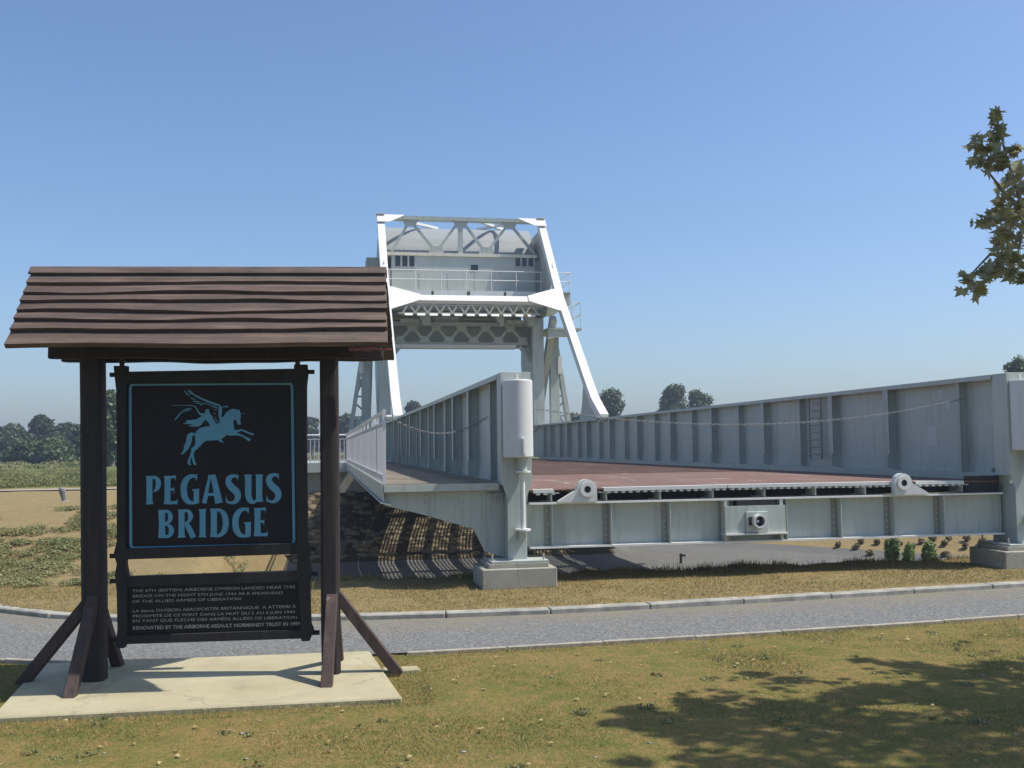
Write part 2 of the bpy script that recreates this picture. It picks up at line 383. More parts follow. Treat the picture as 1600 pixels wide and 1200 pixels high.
# gravel path: one sheet between edging and kerb
m, nt, b = new_mat('blue grey path gravel'); v = coords(nt, True)
vo = _n(nt, 'ShaderNodeTexVoronoi'); vo.inputs['Scale'].default_value = 46; nt.links.new(v, vo.inputs['Vector'])
g = ramp(nt, vo.outputs['Color'], [(0.15, (0.105, 0.108, 0.106)), (0.5, (0.155, 0.157, 0.15)), (0.88, (0.235, 0.233, 0.22))])
big = noise_node(nt, v, 0.7, 5); sy_ = _n(nt, 'ShaderNodeSeparateXYZ'); nt.links.new(v, sy_.inputs[0]); kd_ = _n(nt, 'ShaderNodeAttribute'); kd_.attribute_name = 'across'; xr_ = ramp(nt, math_n(nt, 'MULTIPLY', math_n(nt, 'ADD', sy_.outputs[0], 3), 0.2), [(0.3, 0.0), (0.9, 0.12)]); band = math_n(nt, 'ADD', math_n(nt, 'ADD', math_n(nt, 'MULTIPLY', math_n(nt, 'SUBTRACT', kd_.outputs['Fac'], 0.62), 0.9), xr_), noise_node(nt, v, 1.7, 6, 0.7))
g = mix(nt, ramp(nt, band, [(0.45, 0.0), (0.95, 0.6)]), g, (0.22, 0.19, 0.12))
g = mix(nt, ramp(nt, big, [(0.35, 0.25), (0.6, 0.0)]), g, (0.15, 0.155, 0.16))
nt.links.new(g, b.inputs['Base Color']); b.inputs['Roughness'].default_value = 1.0; b.inputs['Specular IOR Level'].default_value = 0.15
bump(nt, b, vo.outputs['Distance'], 0.6, 0.008)
pv, pf = [], []
px_ = np.concatenate([np.arange(-9, 14, 0.2), [16, 20, 30, 60]])
for x in px_:
    y0, y1 = float(near_y(x)), float(kerb_y(x)) + 0.03
    for k in range(5): pv.append((x, y0 + (y1 - y0) * k / 4, -0.004 - 0.006 * (1 - abs(k - 2) / 2)))
for i in range(len(px_) - 1):
    for k in range(4): pf.append((i*5+k, (i+1)*5+k, (i+1)*5+k+1, i*5+k+1))
pme = raw_mesh('gravel_path', pv, pf, 4); pa_ = pme.attributes.new('across', 'FLOAT', 'POINT'); pa_.data.foreach_set('value', np.tile(np.linspace(0, 1, 5), len(px_)).astype(np.float32))
tag(link('gravel_path', pme, m), kind='structure')

# kerb stones (each its own piece) and the flush edging strip on the near side
kerb = empty('kerb'); tag(kerb, kind='structure')
edge = empty('path_edging'); tag(edge, kind='structure')
def run(fn, x0, x1, ln, off):
    out = []; x = x0
    while x < x1:
        sl = (float(fn(x + 0.05)) - float(fn(x - 0.05))) / 0.1; dx = ln / math.hypot(1, sl)
        out.append(((x, float(fn(x)) + off), (x + dx, float(fn(x + dx)) + off))); x += dx
    return out
for k, (a, b2) in enumerate(run(kerb_y, -6.6, 19, 1.25, 0.09)):
    L = math.hypot(b2[0]-a[0], b2[1]-a[1])
    o = MB().box(0.006, L - 0.006, -0.075, 0.11, -0.12, 0.056).build('kerb_stone', M['kerb'], kerb, bevel=0.012)
    o.location = (a[0], a[1], random.uniform(-0.004, 0.004)); o.rotation_euler = (0, random.uniform(-.003, .003), math.atan2(b2[1]-a[1], b2[0]-a[0]))
for k, (a, b2) in enumerate(run(near_y, -6.5, 19, 1.0, -0.035)):
    if -2.3 < (a[0] + b2[0]) / 2 < 0.35: continue
    L = math.hypot(b2[0]-a[0], b2[1]-a[1])
    o = MB().box(0.004, L - 0.004, -0.028, 0.028, -0.1, 0.012).build('edging_stone', M['edging'], edge, bevel=0.006)
    o.location = (a[0], a[1], random.uniform(-0.004, 0.002)); o.rotation_euler = (0, 0, math.atan2(b2[1]-a[1], b2[0]-a[0]))

# concrete slab under the sign (one cast sheet with a small toe on the right)
sl = MB().prism([(-2.46, 8.40, -0.1), (0.615, 8.31, -0.1), (0.445, 10.26, -0.1), (-2.62, 10.42, -0.1)], (0, 0, 0.118)).build('concrete_slab', M['slab'], bevel=0.012)
tag(sl, 'pale cast concrete slab lying on the lawn beneath the roofed wooden sign', 'slab')
sf = MB().prism([(0.535, 9.31, -0.1), (0.86, 9.36, -0.1), (0.84, 9.50, -0.1), (0.515, 9.50, -0.1)], (0, 0, 0.112)).build('slab_toe', M['slab'], sl, bevel=0.01)

# pale track across the far edge of the left plateau
tv, tf = [], []
tx = np.arange(-70, -0.5, 1.5)
for x in tx:
    for k in range(3):
        y = 31.9 + 0.45 * k; tv.append((x, y, gz(x, y) + 0.03))
for i in range(len(tx) - 1):
    for k in range(2): tf.append((i*3+k, (i+1)*3+k, (i+1)*3+k+1, i*3+k+1))
tag(link('dirt_track', raw_mesh('dirt_track', tv, tf, 4), simple('chalky track', (0.26, 0.235, 0.18), (0.36, 0.32, 0.25), 1.5, 1, world=True)), kind='structure')

# stones pitched on the slope under the deck
def rocks(name, pts, mat, parent=None):
    bmm = bmesh.new(); bmesh.ops.create_icosphere(bmm, subdivisions=1, radius=1)
    tv = np.array([v.co[:] for v in bmm.verts]); tf = np.array([[v.index for v in f.verts] for f in bmm.faces]); bmm.free()
    VV, FF = [], []
    for i, (p, r) in enumerate(pts):
        q = tv * (1 + RNG.normal(0, 0.10, tv.shape)) * np.array([r * RNG.uniform(.9, 1.3), r * RNG.uniform(.9, 1.2), r * 0.12])
        a = RNG.uniform(0, 6.28); ca, sa = math.cos(a), math.sin(a)
        q = q @ np.array([[ca, -sa, 0], [sa, ca, 0], [0, 0, 1]])
        q[:, 2] += q[:, 1] * (gz(p[0], p[1] + 0.2) - gz(p[0], p[1] - 0.2)) / 0.4
        VV.append(q + np.array(p)); FF.append(tf + i * len(tv))
    return link(name, raw_mesh(name, np.concatenate(VV), np.concatenate(FF), 3), mat, parent)
pts = []
for y in np.arange(31.7, 37.0, 0.30):
    for x in np.arange(-2.2, 7.6, 0.36):
        xx, yy = x + RNG.uniform(-.2, .2), y + RNG.uniform(-.2, .2)
        pts.append(((xx, yy, gz(xx, yy) - 0.01), RNG.uniform(.15, .25)))
tag(rocks('slope_stones', pts, M['rock']), kind='stuff')
# ragged clods and grass humps along the lip of the hollow
# ================================================================ grass, weeds
def blades(name, P, hmin, hmax, wd, mats, lean=0.5, gmap=None):
    n = len(P); a = RNG.uniform(0, 2*np.pi, n); h = RNG.uniform(hmin, hmax, n)
    sx, sy = np.cos(a) * wd * 0.5, np.sin(a) * wd * 0.5
    la = RNG.uniform(0, 2*np.pi, n); lm = h * RNG.uniform(0, lean, n)
    V = np.zeros((n, 3, 3)); V[:, 0] = P; V[:, 1] = P; V[:, 2] = P
    V[:, 0, 0] -= sx; V[:, 0, 1] -= sy; V[:, 1, 0] += sx; V[:, 1, 1] += sy
    V[:, 2, 0] += np.cos(la) * lm; V[:, 2, 1] += np.sin(la) * lm; V[:, 2, 2] += h
    me = raw_mesh(name, V.reshape(-1, 3), np.arange(n*3).reshape(-1, 3), 3)
    for mm in mats: me.materials.append(mm)
    if gmap is not None: me.polygons.foreach_set('material_index', np.asarray(gmap, np.int32))
    return link(name, me, None)
M['blade_green'] = leaf_mat('short green grass', (0.1246, 0.1406, 0.0312), (0.1581, 0.1639, 0.0380), (0.2012, 0.1875, 0.0519), 0.3, 0.9)
M['blade_straw'] = leaf_mat('dry straw grass', (0.2545, 0.2013, 0.0658), (0.3000, 0.2293, 0.0788), (0.3636, 0.2716, 0.0986), 0.25, 0.9)
def scatter(n, x0, x1, y0, y1, keep):
    P = np.stack([RNG.uniform(x0, x1, n), RNG.uniform(y0, y1, n)], 1); k = keep(P[:, 0], P[:, 1]); P = P[k]
    return np.concatenate([P, height(P[:, 0], P[:, 1])[:, None]], 1)
def in_view(x, y, mpx=0.56): 
    lat = 0.983*x - 0.181*y; dep = 0.181*x + 0.983*y; return np.abs(lat) < dep * mpx
P = scatter(330000, -5, 10, 4.3, 10.6, lambda x, y: in_view(x, y) & (y < near_y(x) - 0.06) & ~((x > -2.55) & (x < 0.62 - (y-8.3)*0.08) & (y > 8.37)) )
pn = np.array([noise.noise((p[0]*0.9, p[1]*0.9, 3)) + 0.5*noise.noise((p[0]*4, p[1]*4, 8)) for p in P])
P = P[pn > RNG.uniform(-0.9, 0.5, len(P))]; pn = np.array([noise.noise((p[0]*0.9, p[1]*0.9, 3)) for p in P])
P[:, 2] -= 0.006
gm = (RNG.uniform(0, 1, len(P)) > 0.52 + 0.5 * pn).astype(int)
tag(blades('lawn_grass', P, 0.008, 0.024, 0.006, [M['blade_green'], M['blade_straw']], 2.2, gm), kind='stuff')
P = scatter(110000, -6.5, 13, 12.1, 16.1, lambda x, y: in_view(x, y) & (y > kerb_y(x) + 0.20) & (y < LIP + 0.5))
gm = (RNG.uniform(0, 1, len(P)) > 0.28).astype(int)
tag(blades('verge_grass', P, 0.010, 0.032, 0.009, [M['blade_green'], M['blade_straw']], 2.2, gm), kind='stuff')
# long grass hanging over the lip
P = scatter(9000, -0.6, 12, LIP - 0.15, LIP + 0.45, lambda x, y: np.array([noise.noise((a * 1.7, b2 * 3, 2)) > RNG.uniform(-0.35, 0.45) for a, b2 in zip(x, y)]))
tag(blades('lip_grass', P, 0.03, 0.12, 0.012, [M['blade_green'], M['blade_straw']], 0.8, (RNG.uniform(0, 1, len(P)) > 0.5).astype(int)), kind='stuff')

def leaf_cloud(name, C, Rr, n, size, mat, parent=None, flat=0.35, jitter=0.35):
    """n leaf quads through ellipsoids C (k,3) with radii Rr (k,3)"""
    C = np.asarray(C, float); Rr = np.asarray(Rr, float); vol = Rr.prod(1); pick = RNG.choice(len(C), n, p=vol / vol.sum())
    d = RNG.normal(0, 1, (n, 3)); d /= np.linalg.norm(d, axis=1)[:, None]
    r = RNG.uniform(0.25, 1, n) ** 0.45 * (1 + RNG.normal(0, jitter * 0.25, n))
    P = C[pick] + d * r[:, None] * Rr[pick]
    nn = d * 0.6 + RNG.normal(0, 0.6, (n, 3)); nn[:, 2] += flat; nn /= np.linalg.norm(nn, axis=1)[:, None]
    t = np.cross(nn, RNG.normal(0, 1, (n, 3))); t /= np.linalg.norm(t, axis=1)[:, None]; bt = np.cross(nn, t)
    s = size * RNG.uniform(0.6, 1.3, n)[:, None]
    V = np.stack([P - t*s*0.6, P - bt*s*0.42 + t*s*0.1, P + t*s*0.7 + nn*s*0.12, P + bt*s*0.42 + t*s*0.1], 1)
    return link(name, raw_mesh(name, V.reshape(-1, 3), np.arange(4*n).reshape(-1, 4), 4), mat, parent)

# weeds spreading over the left bank, in patches
wc, wr = [], []
for _ in range(2600):
    x, y = RNG.uniform(-13, -0.6), RNG.uniform(15.7, 22.5)
    if 0.7 * noise.noise((x * 0.5, y * 0.7, 1.7)) + 0.6 * noise.noise((x * 1.5, y * 1.5, 4)) < 0.03 + (y - 16) * 0.012: continue
    if x > -1.4 and y > 18: continue
    wc.append((x, y, gz(x, y) + 0.05)); s = RNG.uniform(0.08, 0.22); wr.append((s, s, s * 0.22))
tag(leaf_cloud('bank_weeds', wc, wr, 120000, 0.028, M['leaf_weed'], flat=1.2), kind='stuff')
# rough meadow beyond the track
for y_a, y_b, n_c, n_l, lf in ((34.5, 55, 300, 190000, 0.045), (55, 125, 520, 70000, 0.16)):
  mc, mr = [], []
  for _ in range(n_c):
    y = RNG.uniform(y_a, y_b); x = -0.55 * y + RNG.uniform(0, 0.55 * y + 4); s = RNG.uniform(0.3, 0.9)
    if noise.noise((x * 0.12, y * 0.08, 9)) < -0.12 or (y < 47 and x > -4.8): continue
    mc.append((x, y, 1.0)); mr.append((s * 1.6, s * 1.6, s * RNG.uniform(0.12, 0.5)))
  tag(leaf_cloud('meadow_growth', mc, mr, n_l, lf, M['leaf_scrub'], flat=0.7), kind='stuff')
# broad-leaved weeds dotted through the mown lawn
wc = []; wr = []
for _ in range(70):
    x, y = RNG.uniform(-3, 7), RNG.uniform(5.2, 10.0)
    if -2.7 < x < 0.8 and y > 8.2: continue
    wc.append((x, y, gz(x, y) + 0.012)); s = RNG.uniform(.03, .09); wr.append((s, s, .008))
tag(leaf_cloud('lawn_weeds', wc, wr, 2600, 0.02, M['leaf_weed']), kind='stuff')

# fallen leaves and small pale stones lying on the lawn
lv, lf_ = [], []
for k in range(260):
    x, y = RNG.uniform(-3, 8), RNG.uniform(4.8, 10.1)
    if -2.7 < x < 0.75 and y > 8.2: continue
    a = RNG.uniform(0, 6.28); sz = RNG.uniform(0.012, 0.035); z = gz(x, y) + 0.016; n0 = len(lv)
    for t, r_ in ((0, 1.0), (1.2, .45), (2.1, .75), (3.14, .5), (4.2, .75), (5.1, .45)):
        lv.append((x + sz * r_ * math.cos(a + t), y + sz * r_ * math.sin(a + t), z + RNG.uniform(0, 0.012)))
    lf_.append(tuple(range(n0, n0 + 6)))
tag(link('fallen_leaves', raw_mesh('fallen_leaves', lv, lf_, 6), simple('dry fallen leaves', (0.26, 0.17, 0.07), (0.42, 0.34, 0.16), 7, 0.8, world=True)), kind='stuff')
pts = []
for k in range(160):
    x, y = RNG.uniform(-3, 9), RNG.uniform(4.8, 15.2)
    if (-2.7 < x < 0.75 and 8.2 < y < 10.6) or float(near_y(x)) - 0.1 < y < float(kerb_y(x)) + 0.2: continue
    pts.append(((x, y, gz(x, y) + 0.004), RNG.uniform(0.008, 0.022)))
tag(rocks('lawn_stones', pts, M['kerb']), kind='stuff')
# ================================================================ ROOFED WOODEN SIGN
SC0 = Vector((-0.945, 9.45, 0)); SRZ = rad(-6.0)
_ca, _sa = math.cos(SRZ), math.sin(SRZ)
def sl_(px, py, ly=0.0):
    """pixel -> sign-local point on the plane local y = ly"""
    d = ray(px, py); o = np.array([0 - SC0.x, 0 - SC0.y, EYE])
    dl = np.array([d[0]*_ca + d[1]*_sa, -d[0]*_sa + d[1]*_ca, d[2]]); ol = np.array([o[0]*_ca + o[1]*_sa, -o[0]*_sa + o[1]*_ca, o[2]])
    t = (ly - ol[1]) / dl[1]; return Vector(ol + dl * t)
shelter = empty('sign_shelter', SC0, SRZ, 'dark timber sign shelter with a boarded pitched roof on two braced posts', 'sign shelter')
SLT = 0.018
def rough_post(name, x0, y0, z0, x1, y1, z1, w0, w1, mat, parent, nseg=14, sides=8, sq=0.9, wob=0.006):
    """hewn post: rounded square section, slightly crooked"""
    mb = MB(); vv = []; ff = []; sd = RNG.uniform(0, 50)
    for i in range(nseg + 1):
        t = i / nseg; wdt = (w0 + (w1 - w0) * t) / 2
        cx = x0 + (x1 - x0)*t + wob * noise.noise((sd, t*3, 0)); cy = y0 + (y1 - y0)*t + wob * noise.noise((sd, t*3, 9)); cz = z0 + (z1 - z0) * t
        for k in range(sides * 2):
            a = 2*math.pi*(k + 0.5)/(sides*2); c, s = math.cos(a), math.sin(a)
            r = wdt / max(abs(c), abs(s)) * sq + wdt * 1.05 * (1 - sq); r *= 1 + 0.03 * noise.noise((sd + c*2, s*2, t*4))
            vv.append((cx + r*c, cy + r*s, cz))
    n = sides * 2
    for i in range(nseg):
        for k in range(n): ff.append((i*n+k, i*n+(k+1) % n, (i+1)*n+(k+1) % n, (i+1)*n+k))
    ff += [tuple(range(n))[::-1], tuple(nseg*n + k for k in range(n))]
    return mb.add(vv, ff).build(name, mat, parent, smooth=True)
PL = sl_(146, 800); PR = sl_(515, 800)
xl, xr = sl_(148, 1064).x, sl_(518, 1055).x
xlt, xrt = sl_(144.5, 560).x, sl_(513.5, 550).x
rough_post('post', xl, 0.0, SLT, xlt, 0.0, 3.22, 0.188, 0.190, M['post'], shelter)
rough_post('post', xr, 0.0, SLT, xrt, 0.0, 3.22, 0.160, 0.162, M['post'], shelter)
def brace(foot, top, wd):
    f = Vector(foot); t = Vector(top); d = (t - f).normalized(); mb = MB()
    mb.bar(f - d * 0.06, t, wd, wd * 0.92, up=(0.001, 0.002, 1))
    o = mb.build('brace', M['brace'], shelter, bevel=0.006); return o
for X0, dx, wd in ((xl, -1, 0.105), (xr, 1, 0.10)):
    ft = sl_(38, 1078) if dx < 0 else sl_(617, 1052)
    brace((ft.x, 0.02, 0.03), (X0 + dx * 0.05, 0, 0.70), wd)
ff = sl_(118, 1097, -0.42); 
brace((xl - 0.0, -0.60, 0.03), (xl + 0.0, -0.05, 0.74), 0.095)
brace((xr + 0.01, -0.50, 0.03), (xr + 0.01, -0.04, 0.70), 0.098)
brace((xl + 0.02, 0.58, 0.03), (xl, 0.05, 0.70), 0.095)
brace((xr + 0.01, 0.55, 0.03), (xr + 0.01, 0.05, 0.70), 0.095)

for X0, dx in ((xl, -1), (xr, 1)):
    for z in (0.60, 0.68):
        MB().tube([(X0 - dx * 0.02, -0.115, z), (X0 - dx * 0.02, -0.075, z)], 0.016, 8).build('bolt', M['bolt'], shelter)
# roof: overlapping waney boards on both slopes, ridge boards, plates, rafters
ZR, ZE = 3.590, 2.830; EH = 0.70
xL, xR = sl_(52, 416).x, sl_(603, 416).x
eL, eR = sl_(10, 543, -EH).x, sl_(606, 543, -EH).x
def roof_board(side, t0, t1, edge0, thick, seed, nx=46):
    """one long sawn board; t: 0 ridge .. 1 eave; lower edge waney"""
    vv = []; ff = []
    sl_v = Vector((0, side * EH, ZE - ZR)); ln = sl_v.length; dn = sl_v / ln; nrm = Vector((0, side * (ZR - ZE) / ln, EH / ln))
    for i in range(nx + 1):
        u = i / nx
        wv = 0.055 * (t1 - t0) * 6 * (noise.noise((u * 2.6, seed, 0)) * 0.55 + noise.noise((u * 7, seed, 3)) * 0.16 + noise.noise((u * 30, seed, 6)) * 0.035)
        for tt, lift0, lift1 in ((t0, 0.0, thick * 0.5), (t1 + wv * edge0, thick * 0.75, thick * 2.3)):
            tc = min(max(tt, 0), 1.03); a = xL + (eL - xL) * tc; e = xR + (eR - xR) * tc
            a += 0.012 * noise.noise((seed, 1, 1)); e += 0.012 * noise.noise((seed, 2, 5))
            p = Vector((a + (e - a) * u, 0, ZR)) + dn * ln * tt
            bow = 0.006 * noise.noise((u * 2, seed, 12))
            vv.append(p + nrm * (lift0 + bow)); vv.append(p + nrm * (lift1 + bow))
    for i in range(nx):
        a, b2 = i * 4, i * 4 + 4
        ff += [(a+1, b2+1, b2+3, a+3), (a, a+2, b2+2, b2), (a+2, a+3, b2+3, b2+2), (a, b2, b2+1, a+1)]
    ff += [(0, 1, 3, 2), (nx*4, nx*4+2, nx*4+3, nx*4+1)]
    mb = MB(); mb.add(vv, ff); return mb.build('roof_board', M['roof'], shelter)
edges_t = [0.075, 0.205, 0.345, 0.455, 0.58, 0.70, 0.825, 1.0]
for side in (-1, 1):
    for k, t1 in enumerate(edges_t):
        if k == 0: continue
        t0 = max(0.0, edges_t[k - 1] - 0.10)
        roof_board(side, t0, t1, 0.4 if k == len(edges_t) - 1 else 1.0, 0.031, k * 3.7 + side * 40)
for side in (-1, 1):   # ridge cap boards
    mb = MB(); dn = Vector((0, side * EH, ZE - ZR)).normalized(); nr = Vector((0, side * (ZR - ZE), EH)).normalized()
    a = Vector((xL - 0.004, 0, ZR)) + nr * 0.048; e = Vector((xR + 0.006, 0, ZR)) + nr * 0.048
    mb.prism([a, e, e + dn * 0.092, a + dn * 0.092], nr * 0.022)
    mb.build('ridge_board', M['roof'], shelter, bevel=0.003)
# split and splintered end of the lowest front board
sp = MB()
for k in range(34):
    x = eR - RNG.uniform(0.03, 0.33); z = ZE - 0.012 + RNG.uniform(-0.008, 0.02)
    sp.bar((x, -EH - 0.012 - RNG.uniform(0, 0.012), z), (x + RNG.uniform(0.03, 0.10), -EH - 0.014 - RNG.uniform(0, .012), z + RNG.uniform(-0.006, 0.006)), 0.006, 0.005)
tag(sp.build('split_edge', M['splinter'], shelter), kind='stuff')
for yy in (-0.16, 0.16):
    rough = MB(); n = 30; vv = []; ff = []
    for i in range(n + 1):
        u = i / n; x = sl_(88, 553).x + (sl_(598, 553).x - sl_(88, 553).x) * u
        sag = 0.012 * math.sin(u * 3.14) + 0.012 * noise.noise((u * 3, yy, 4)); h = 0.105 + 0.02 * noise.noise((u * 5, 3, yy))
        for yz in ((-.045, 0), (.045, 0), (.045, 1), (-.045, 1)): vv.append((x, yy + yz[0], 2.912 - sag - (0 if yz[1] else h)))
    for i in range(n):
        for k in range(4): ff.append((i*4+k, i*4+(k+1) % 4, i*4+4+(k+1) % 4, i*4+4+k))
    ff += [(3, 2, 1, 0), (n*4, n*4+1, n*4+2, n*4+3)]
    rough.add(vv, ff).build('wall_plate', M['post'], shelter, bevel=0.006)
for x in np.linspace(eL + 0.14, eR - 0.10, 5):
    for side in (-1, 1):
        MB().bar((x, side * (EH - 0.16), ZE + 0.10), (x, side * 0.02, ZR - 0.075), 0.05, 0.07).build('rafter', M['post'], shelter)
for xx in (xlt, xrt):
    MB().box(xx - 0.05, xx + 0.05, -0.60, 0.60, 2.93, 3.02).build('tie_beam', M['post'], shelter)

# ---------------------------------------------------------------- hanging board
HB = empty('hanging_board', SC0, SRZ, 'black framed hanging board with blue winged horse above a narrow plaque of grey text', 'sign')
YF = -0.02      # plane of the painted faces
def stile(pxs, name='stile'):
    mb = MB(); P = []
    for (px0, px1, py) in pxs:
        a = sl_(px0, py, YF); c = sl_(px1, py, YF); P.append((a.x, c.x, a.z))
    for (a, b2) in zip(P[:-1], P[1:]):
        mb.add([(a[0], -0.05, a[2]), (a[1], -0.05, a[2]), (b2[1], -0.05, b2[2]), (b2[0], -0.05, b2[2]),
                (a[0], 0.035, a[2]), (a[1], 0.035, a[2]), (b2[1], 0.035, b2[2]), (b2[0], 0.035, b2[2])],
               [(0,1,2,3),(7,6,5,4),(0,3,7,4),(2,1,5,6),(1,0,4,5),(3,2,6,7)])
    me = mb.mesh(name); bm = bmesh.new(); bm.from_mesh(me); bmesh.ops.remove_doubles(bm, verts=bm.verts, dist=1e-4)
    bm.faces.ensure_lookup_table()
    fs = [f for f in bm.faces if len([1 for g in bm.faces if g is not f and set(g.verts) == set(f.verts)])]
    bmesh.ops.delete(bm, geom=fs, context='FACES'); bmesh.ops.recalc_face_normals(bm, faces=bm.faces); bm.to_mesh(me); bm.free()
    return link(name, me, M['frame'], HB)
stile([(179, 199, 572), (181, 199, 592), (183, 198, 610), (184, 197.5, 700), (184, 196, 845), (179, 199, 866), (184, 197, 880), (181, 200, 898), (184, 199, 925), (185, 200, 985), (182, 197, 1003), (184, 195, 1012)])
stile([(460, 480, 570), (460, 481, 586), (461, 479, 604), (462, 479, 700), (465, 481, 845), (463, 486, 858), (466, 483, 875), (464, 487, 893), (467, 484, 915), (471, 486, 975), (468, 490, 985), (472, 484, 1001)])
def quadbar(a, b2, c, d, y0, y1, name, mat, bevel=0.004):
    P = [sl_(*p, YF) for p in (a, b2, c, d)]
    return MB().prism([(p.x, y0, p.z) for p in P], (0, y1 - y0, 0)).build(name, mat, HB, bevel=bevel)
quadbar((190, 581), (470, 576), (470, 598), (190, 600), -0.044, 0.03, 'rail', M['frame'])
quadbar((192, 857), (474, 848), (474, 865), (192, 874), -0.044, 0.03, 'rail', M['frame'])
quadbar((190, 901), (476, 891), (476, 908), (190, 917), -0.044, 0.03, 'rail', M['frame'])
quadbar((194, 993), (478, 983), (478, 997), (194, 1006), -0.044, 0.03, 'rail', M['frame'])
for (x0, x1, py) in ((171, 183, 585.5), (480, 491, 581), (171, 182, 869), (484, 494, 858), (171, 183, 908.5), (486, 496, 897), (173, 184, 1000), (487, 499, 989)):
    a = sl_(x0, py, YF); c = sl_(x1, py, YF)
    MB().box(a.x, c.x, -0.022, 0.012, a.z - 0.019, a.z + 0.019).build('peg', M['frame'], HB, bevel=0.003)
quadbar((194, 596), (466, 594), (470, 852), (194, 860), -0.012, 0.012, 'name_panel', M['board'], 0)
quadbar((196, 912), (474, 903), (476, 988), (197, 998), -0.012, 0.012, 'text_panel', M['board'], 0)
for px in (190.5, 465):
    a = sl_(px, 576, 0); MB().tube([(a.x, 0, a.z - 0.03), (a.x, 0, 2.80)], 0.022, 8).build('hanger', M['iron'], HB)
    MB().ring((a.x, -0.03, 2.80), (0, 1, 0), 0.014, 0.028, 0.06, 10).build('hanger_eye', M['iron'], HB)
# print: flat shapes a few tenths of a millimetre proud of the panels
YP = -0.0125
class Print:
    def __init__(s): s.mb = MB(); s.k = 0
    def poly(s, pts):
        s.k += 1; y = YP - 0.0006 - 0.00012 * (s.k % 12)
        P = [sl_(px, py, YP) for px, py in pts]
        s.mb.add([(p.x, y, p.z) for p in P], [tuple(range(len(P)))])
    def stroke(s, pts, n=7):
        """pts: (px, py, width) smoothed centre line"""
        q = np.array(pts, float); m_ = len(q); out = []
        if m_ > 2 and np.ptp(q[:, 0]) < 1.2: out = [q[i] + (q[i+1] - q[i]) * t for i in range(m_ - 1) for t in (0, 0.5)] + [q[-1]]
        elif m_ > 2:
            for i in range(m_ - 1):
                p0, p1, p2, p3 = q[max(i-1, 0)], q[i], q[i+1], q[min(i+2, m_-1)]
                for t in np.linspace(0, 1, n, endpoint=False):
                    out.append(0.5 * ((2*p1) + (p2-p0)*t + (2*p0-5*p1+4*p2-p3)*t*t + (3*p1-p0-3*p2+p3)*t**3))
            out.append(q[-1])
        else: out = list(q)
        out = np.array(out); L, Rr = [], []
        for i, o in enumerate(out):
            d = out[min(i+1, len(out)-1)][:2] - out[max(i-1, 0)][:2]; d /= (np.linalg.norm(d) + 1e-9); nn = np.array([-d[1], d[0]])
            wv = max(o[2], 0.05) / 2; L.append(o[:2] + nn * wv); Rr.append(o[:2] - nn * wv)
        s.k += 1; y = YP - 0.0006 - 0.00012 * (s.k % 12)
        P = [sl_(a[0], a[1], YP) for pr in zip(L, Rr) for a in pr]
        s.mb.add([(p.x, y, p.z) for p in P], [(2*i, 2*i+2, 2*i+3, 2*i+1) for i in range(len(L) - 1)])
    def build(s, name, mat):
        me = bpy.data.meshes.new(name); me.from_pydata(s.mb.v, [], s.mb.f)
        bm = bmesh.new(); bm.from_mesh(me); bmesh.ops.triangulate(bm, faces=[f for f in bm.faces if len(f.verts) > 4])
        for f in bm.faces:
            if f.normal.y > 0: f.normal_flip()
        bm.to_mesh(me); bm.free(); return link(name, me, mat, HB)
# blue border line with rounded corners
pr = Print(); c4 = [(203.5, 600.5), (456.5, 599), (459.5, 850.5), (204.5, 856.5)]; r = 6
for i in range(4):
    p0 = np.array(c4[i]); p1 = np.array(c4[(i+1) % 4]); p2 = np.array(c4[(i+2) % 4])
    d = (p1 - p0) / np.linalg.norm(p1 - p0); e = (p2 - p1) / np.linalg.norm(p2 - p1)
    pts = [(*(p0 + d * r), 4.2), (*(p1 - d * r), 4.2)]; pr.stroke(pts)
    pr.stroke([(*(p1 - d * r), 4.2), (*(p1 - d*1.6 + e*1.6), 4.2), (*(p1 + e * r), 4.2)])
pr.build('border', M['blue'])
# winged horse and rider
pr = Print(); hz = lambda L: [(260 + a / 8.887, 600 + b2 / 8.887) for a, b2 in L]
hs = lambda L: [(260 + a / 8.887, 600 + b2 / 8.887, wv / 8.887) for a, b2, wv in L]
pr.poly(hz([(395,690),(430,640),(475,608),(540,592),(610,585),(690,555),(745,530),(790,455),(825,400),(870,365),(920,345),(970,350),(1000,365),(1012,350),(1022,385),(1035,440),(1025,500),(1035,550),(1022,572),(1005,560),(985,560),(975,520),(960,490),(935,500),(930,545),(942,590),(940,635),(985,640),(1040,625),(1100,645),(1160,675),(1205,685),(1218,710),(1190,715),(1150,695),(1090,670),(1040,650),(1000,665),(975,675),(1030,695),(1100,730),(1150,750),(1175,775),(1145,798),(1110,770),(1060,735),(990,715),(930,715),(880,720),(850,700),(800,740),(760,765),(700,780),(630,785),(560,785),(510,815),(470,860),(430,905),(395,925),(380,960),(385,1010),(395,1070),(415,1110),(400,1130),(375,1110),(360,1060),(350,1010),(335,1050),(330,1090),(345,1120),(325,1130),(300,1110),(288,1085),(310,1040),(330,985),(345,920),(350,890),(390,860),(405,800),(398,740)]))
pr.poly(hz([(402,690),(350,670),(310,685),(285,720),(275,790),(245,870),(235,930),(205,970),(215,985),(260,950),(310,900),(335,840),(355,790),(355,735),(375,712),(400,715)]))
pr.poly(hz([(545,400),(540,370),(560,345),(590,350),(600,385),(600,410),(635,440),(655,490),(680,540),(700,560),(612,592),(600,560),(570,520),(540,495),(520,520),(490,560),(450,590),(330,590),(305,575),(370,570),(330,555),(230,555),(245,540),(285,535),(270,505),(350,500),(420,490),(470,460),(500,440),(470,435),(458,405),(510,405)]))
pr.stroke(hs([(75,297,5),(230,297,6),(370,302,10),(410,330,16),(440,375,18),(470,425,22)]))
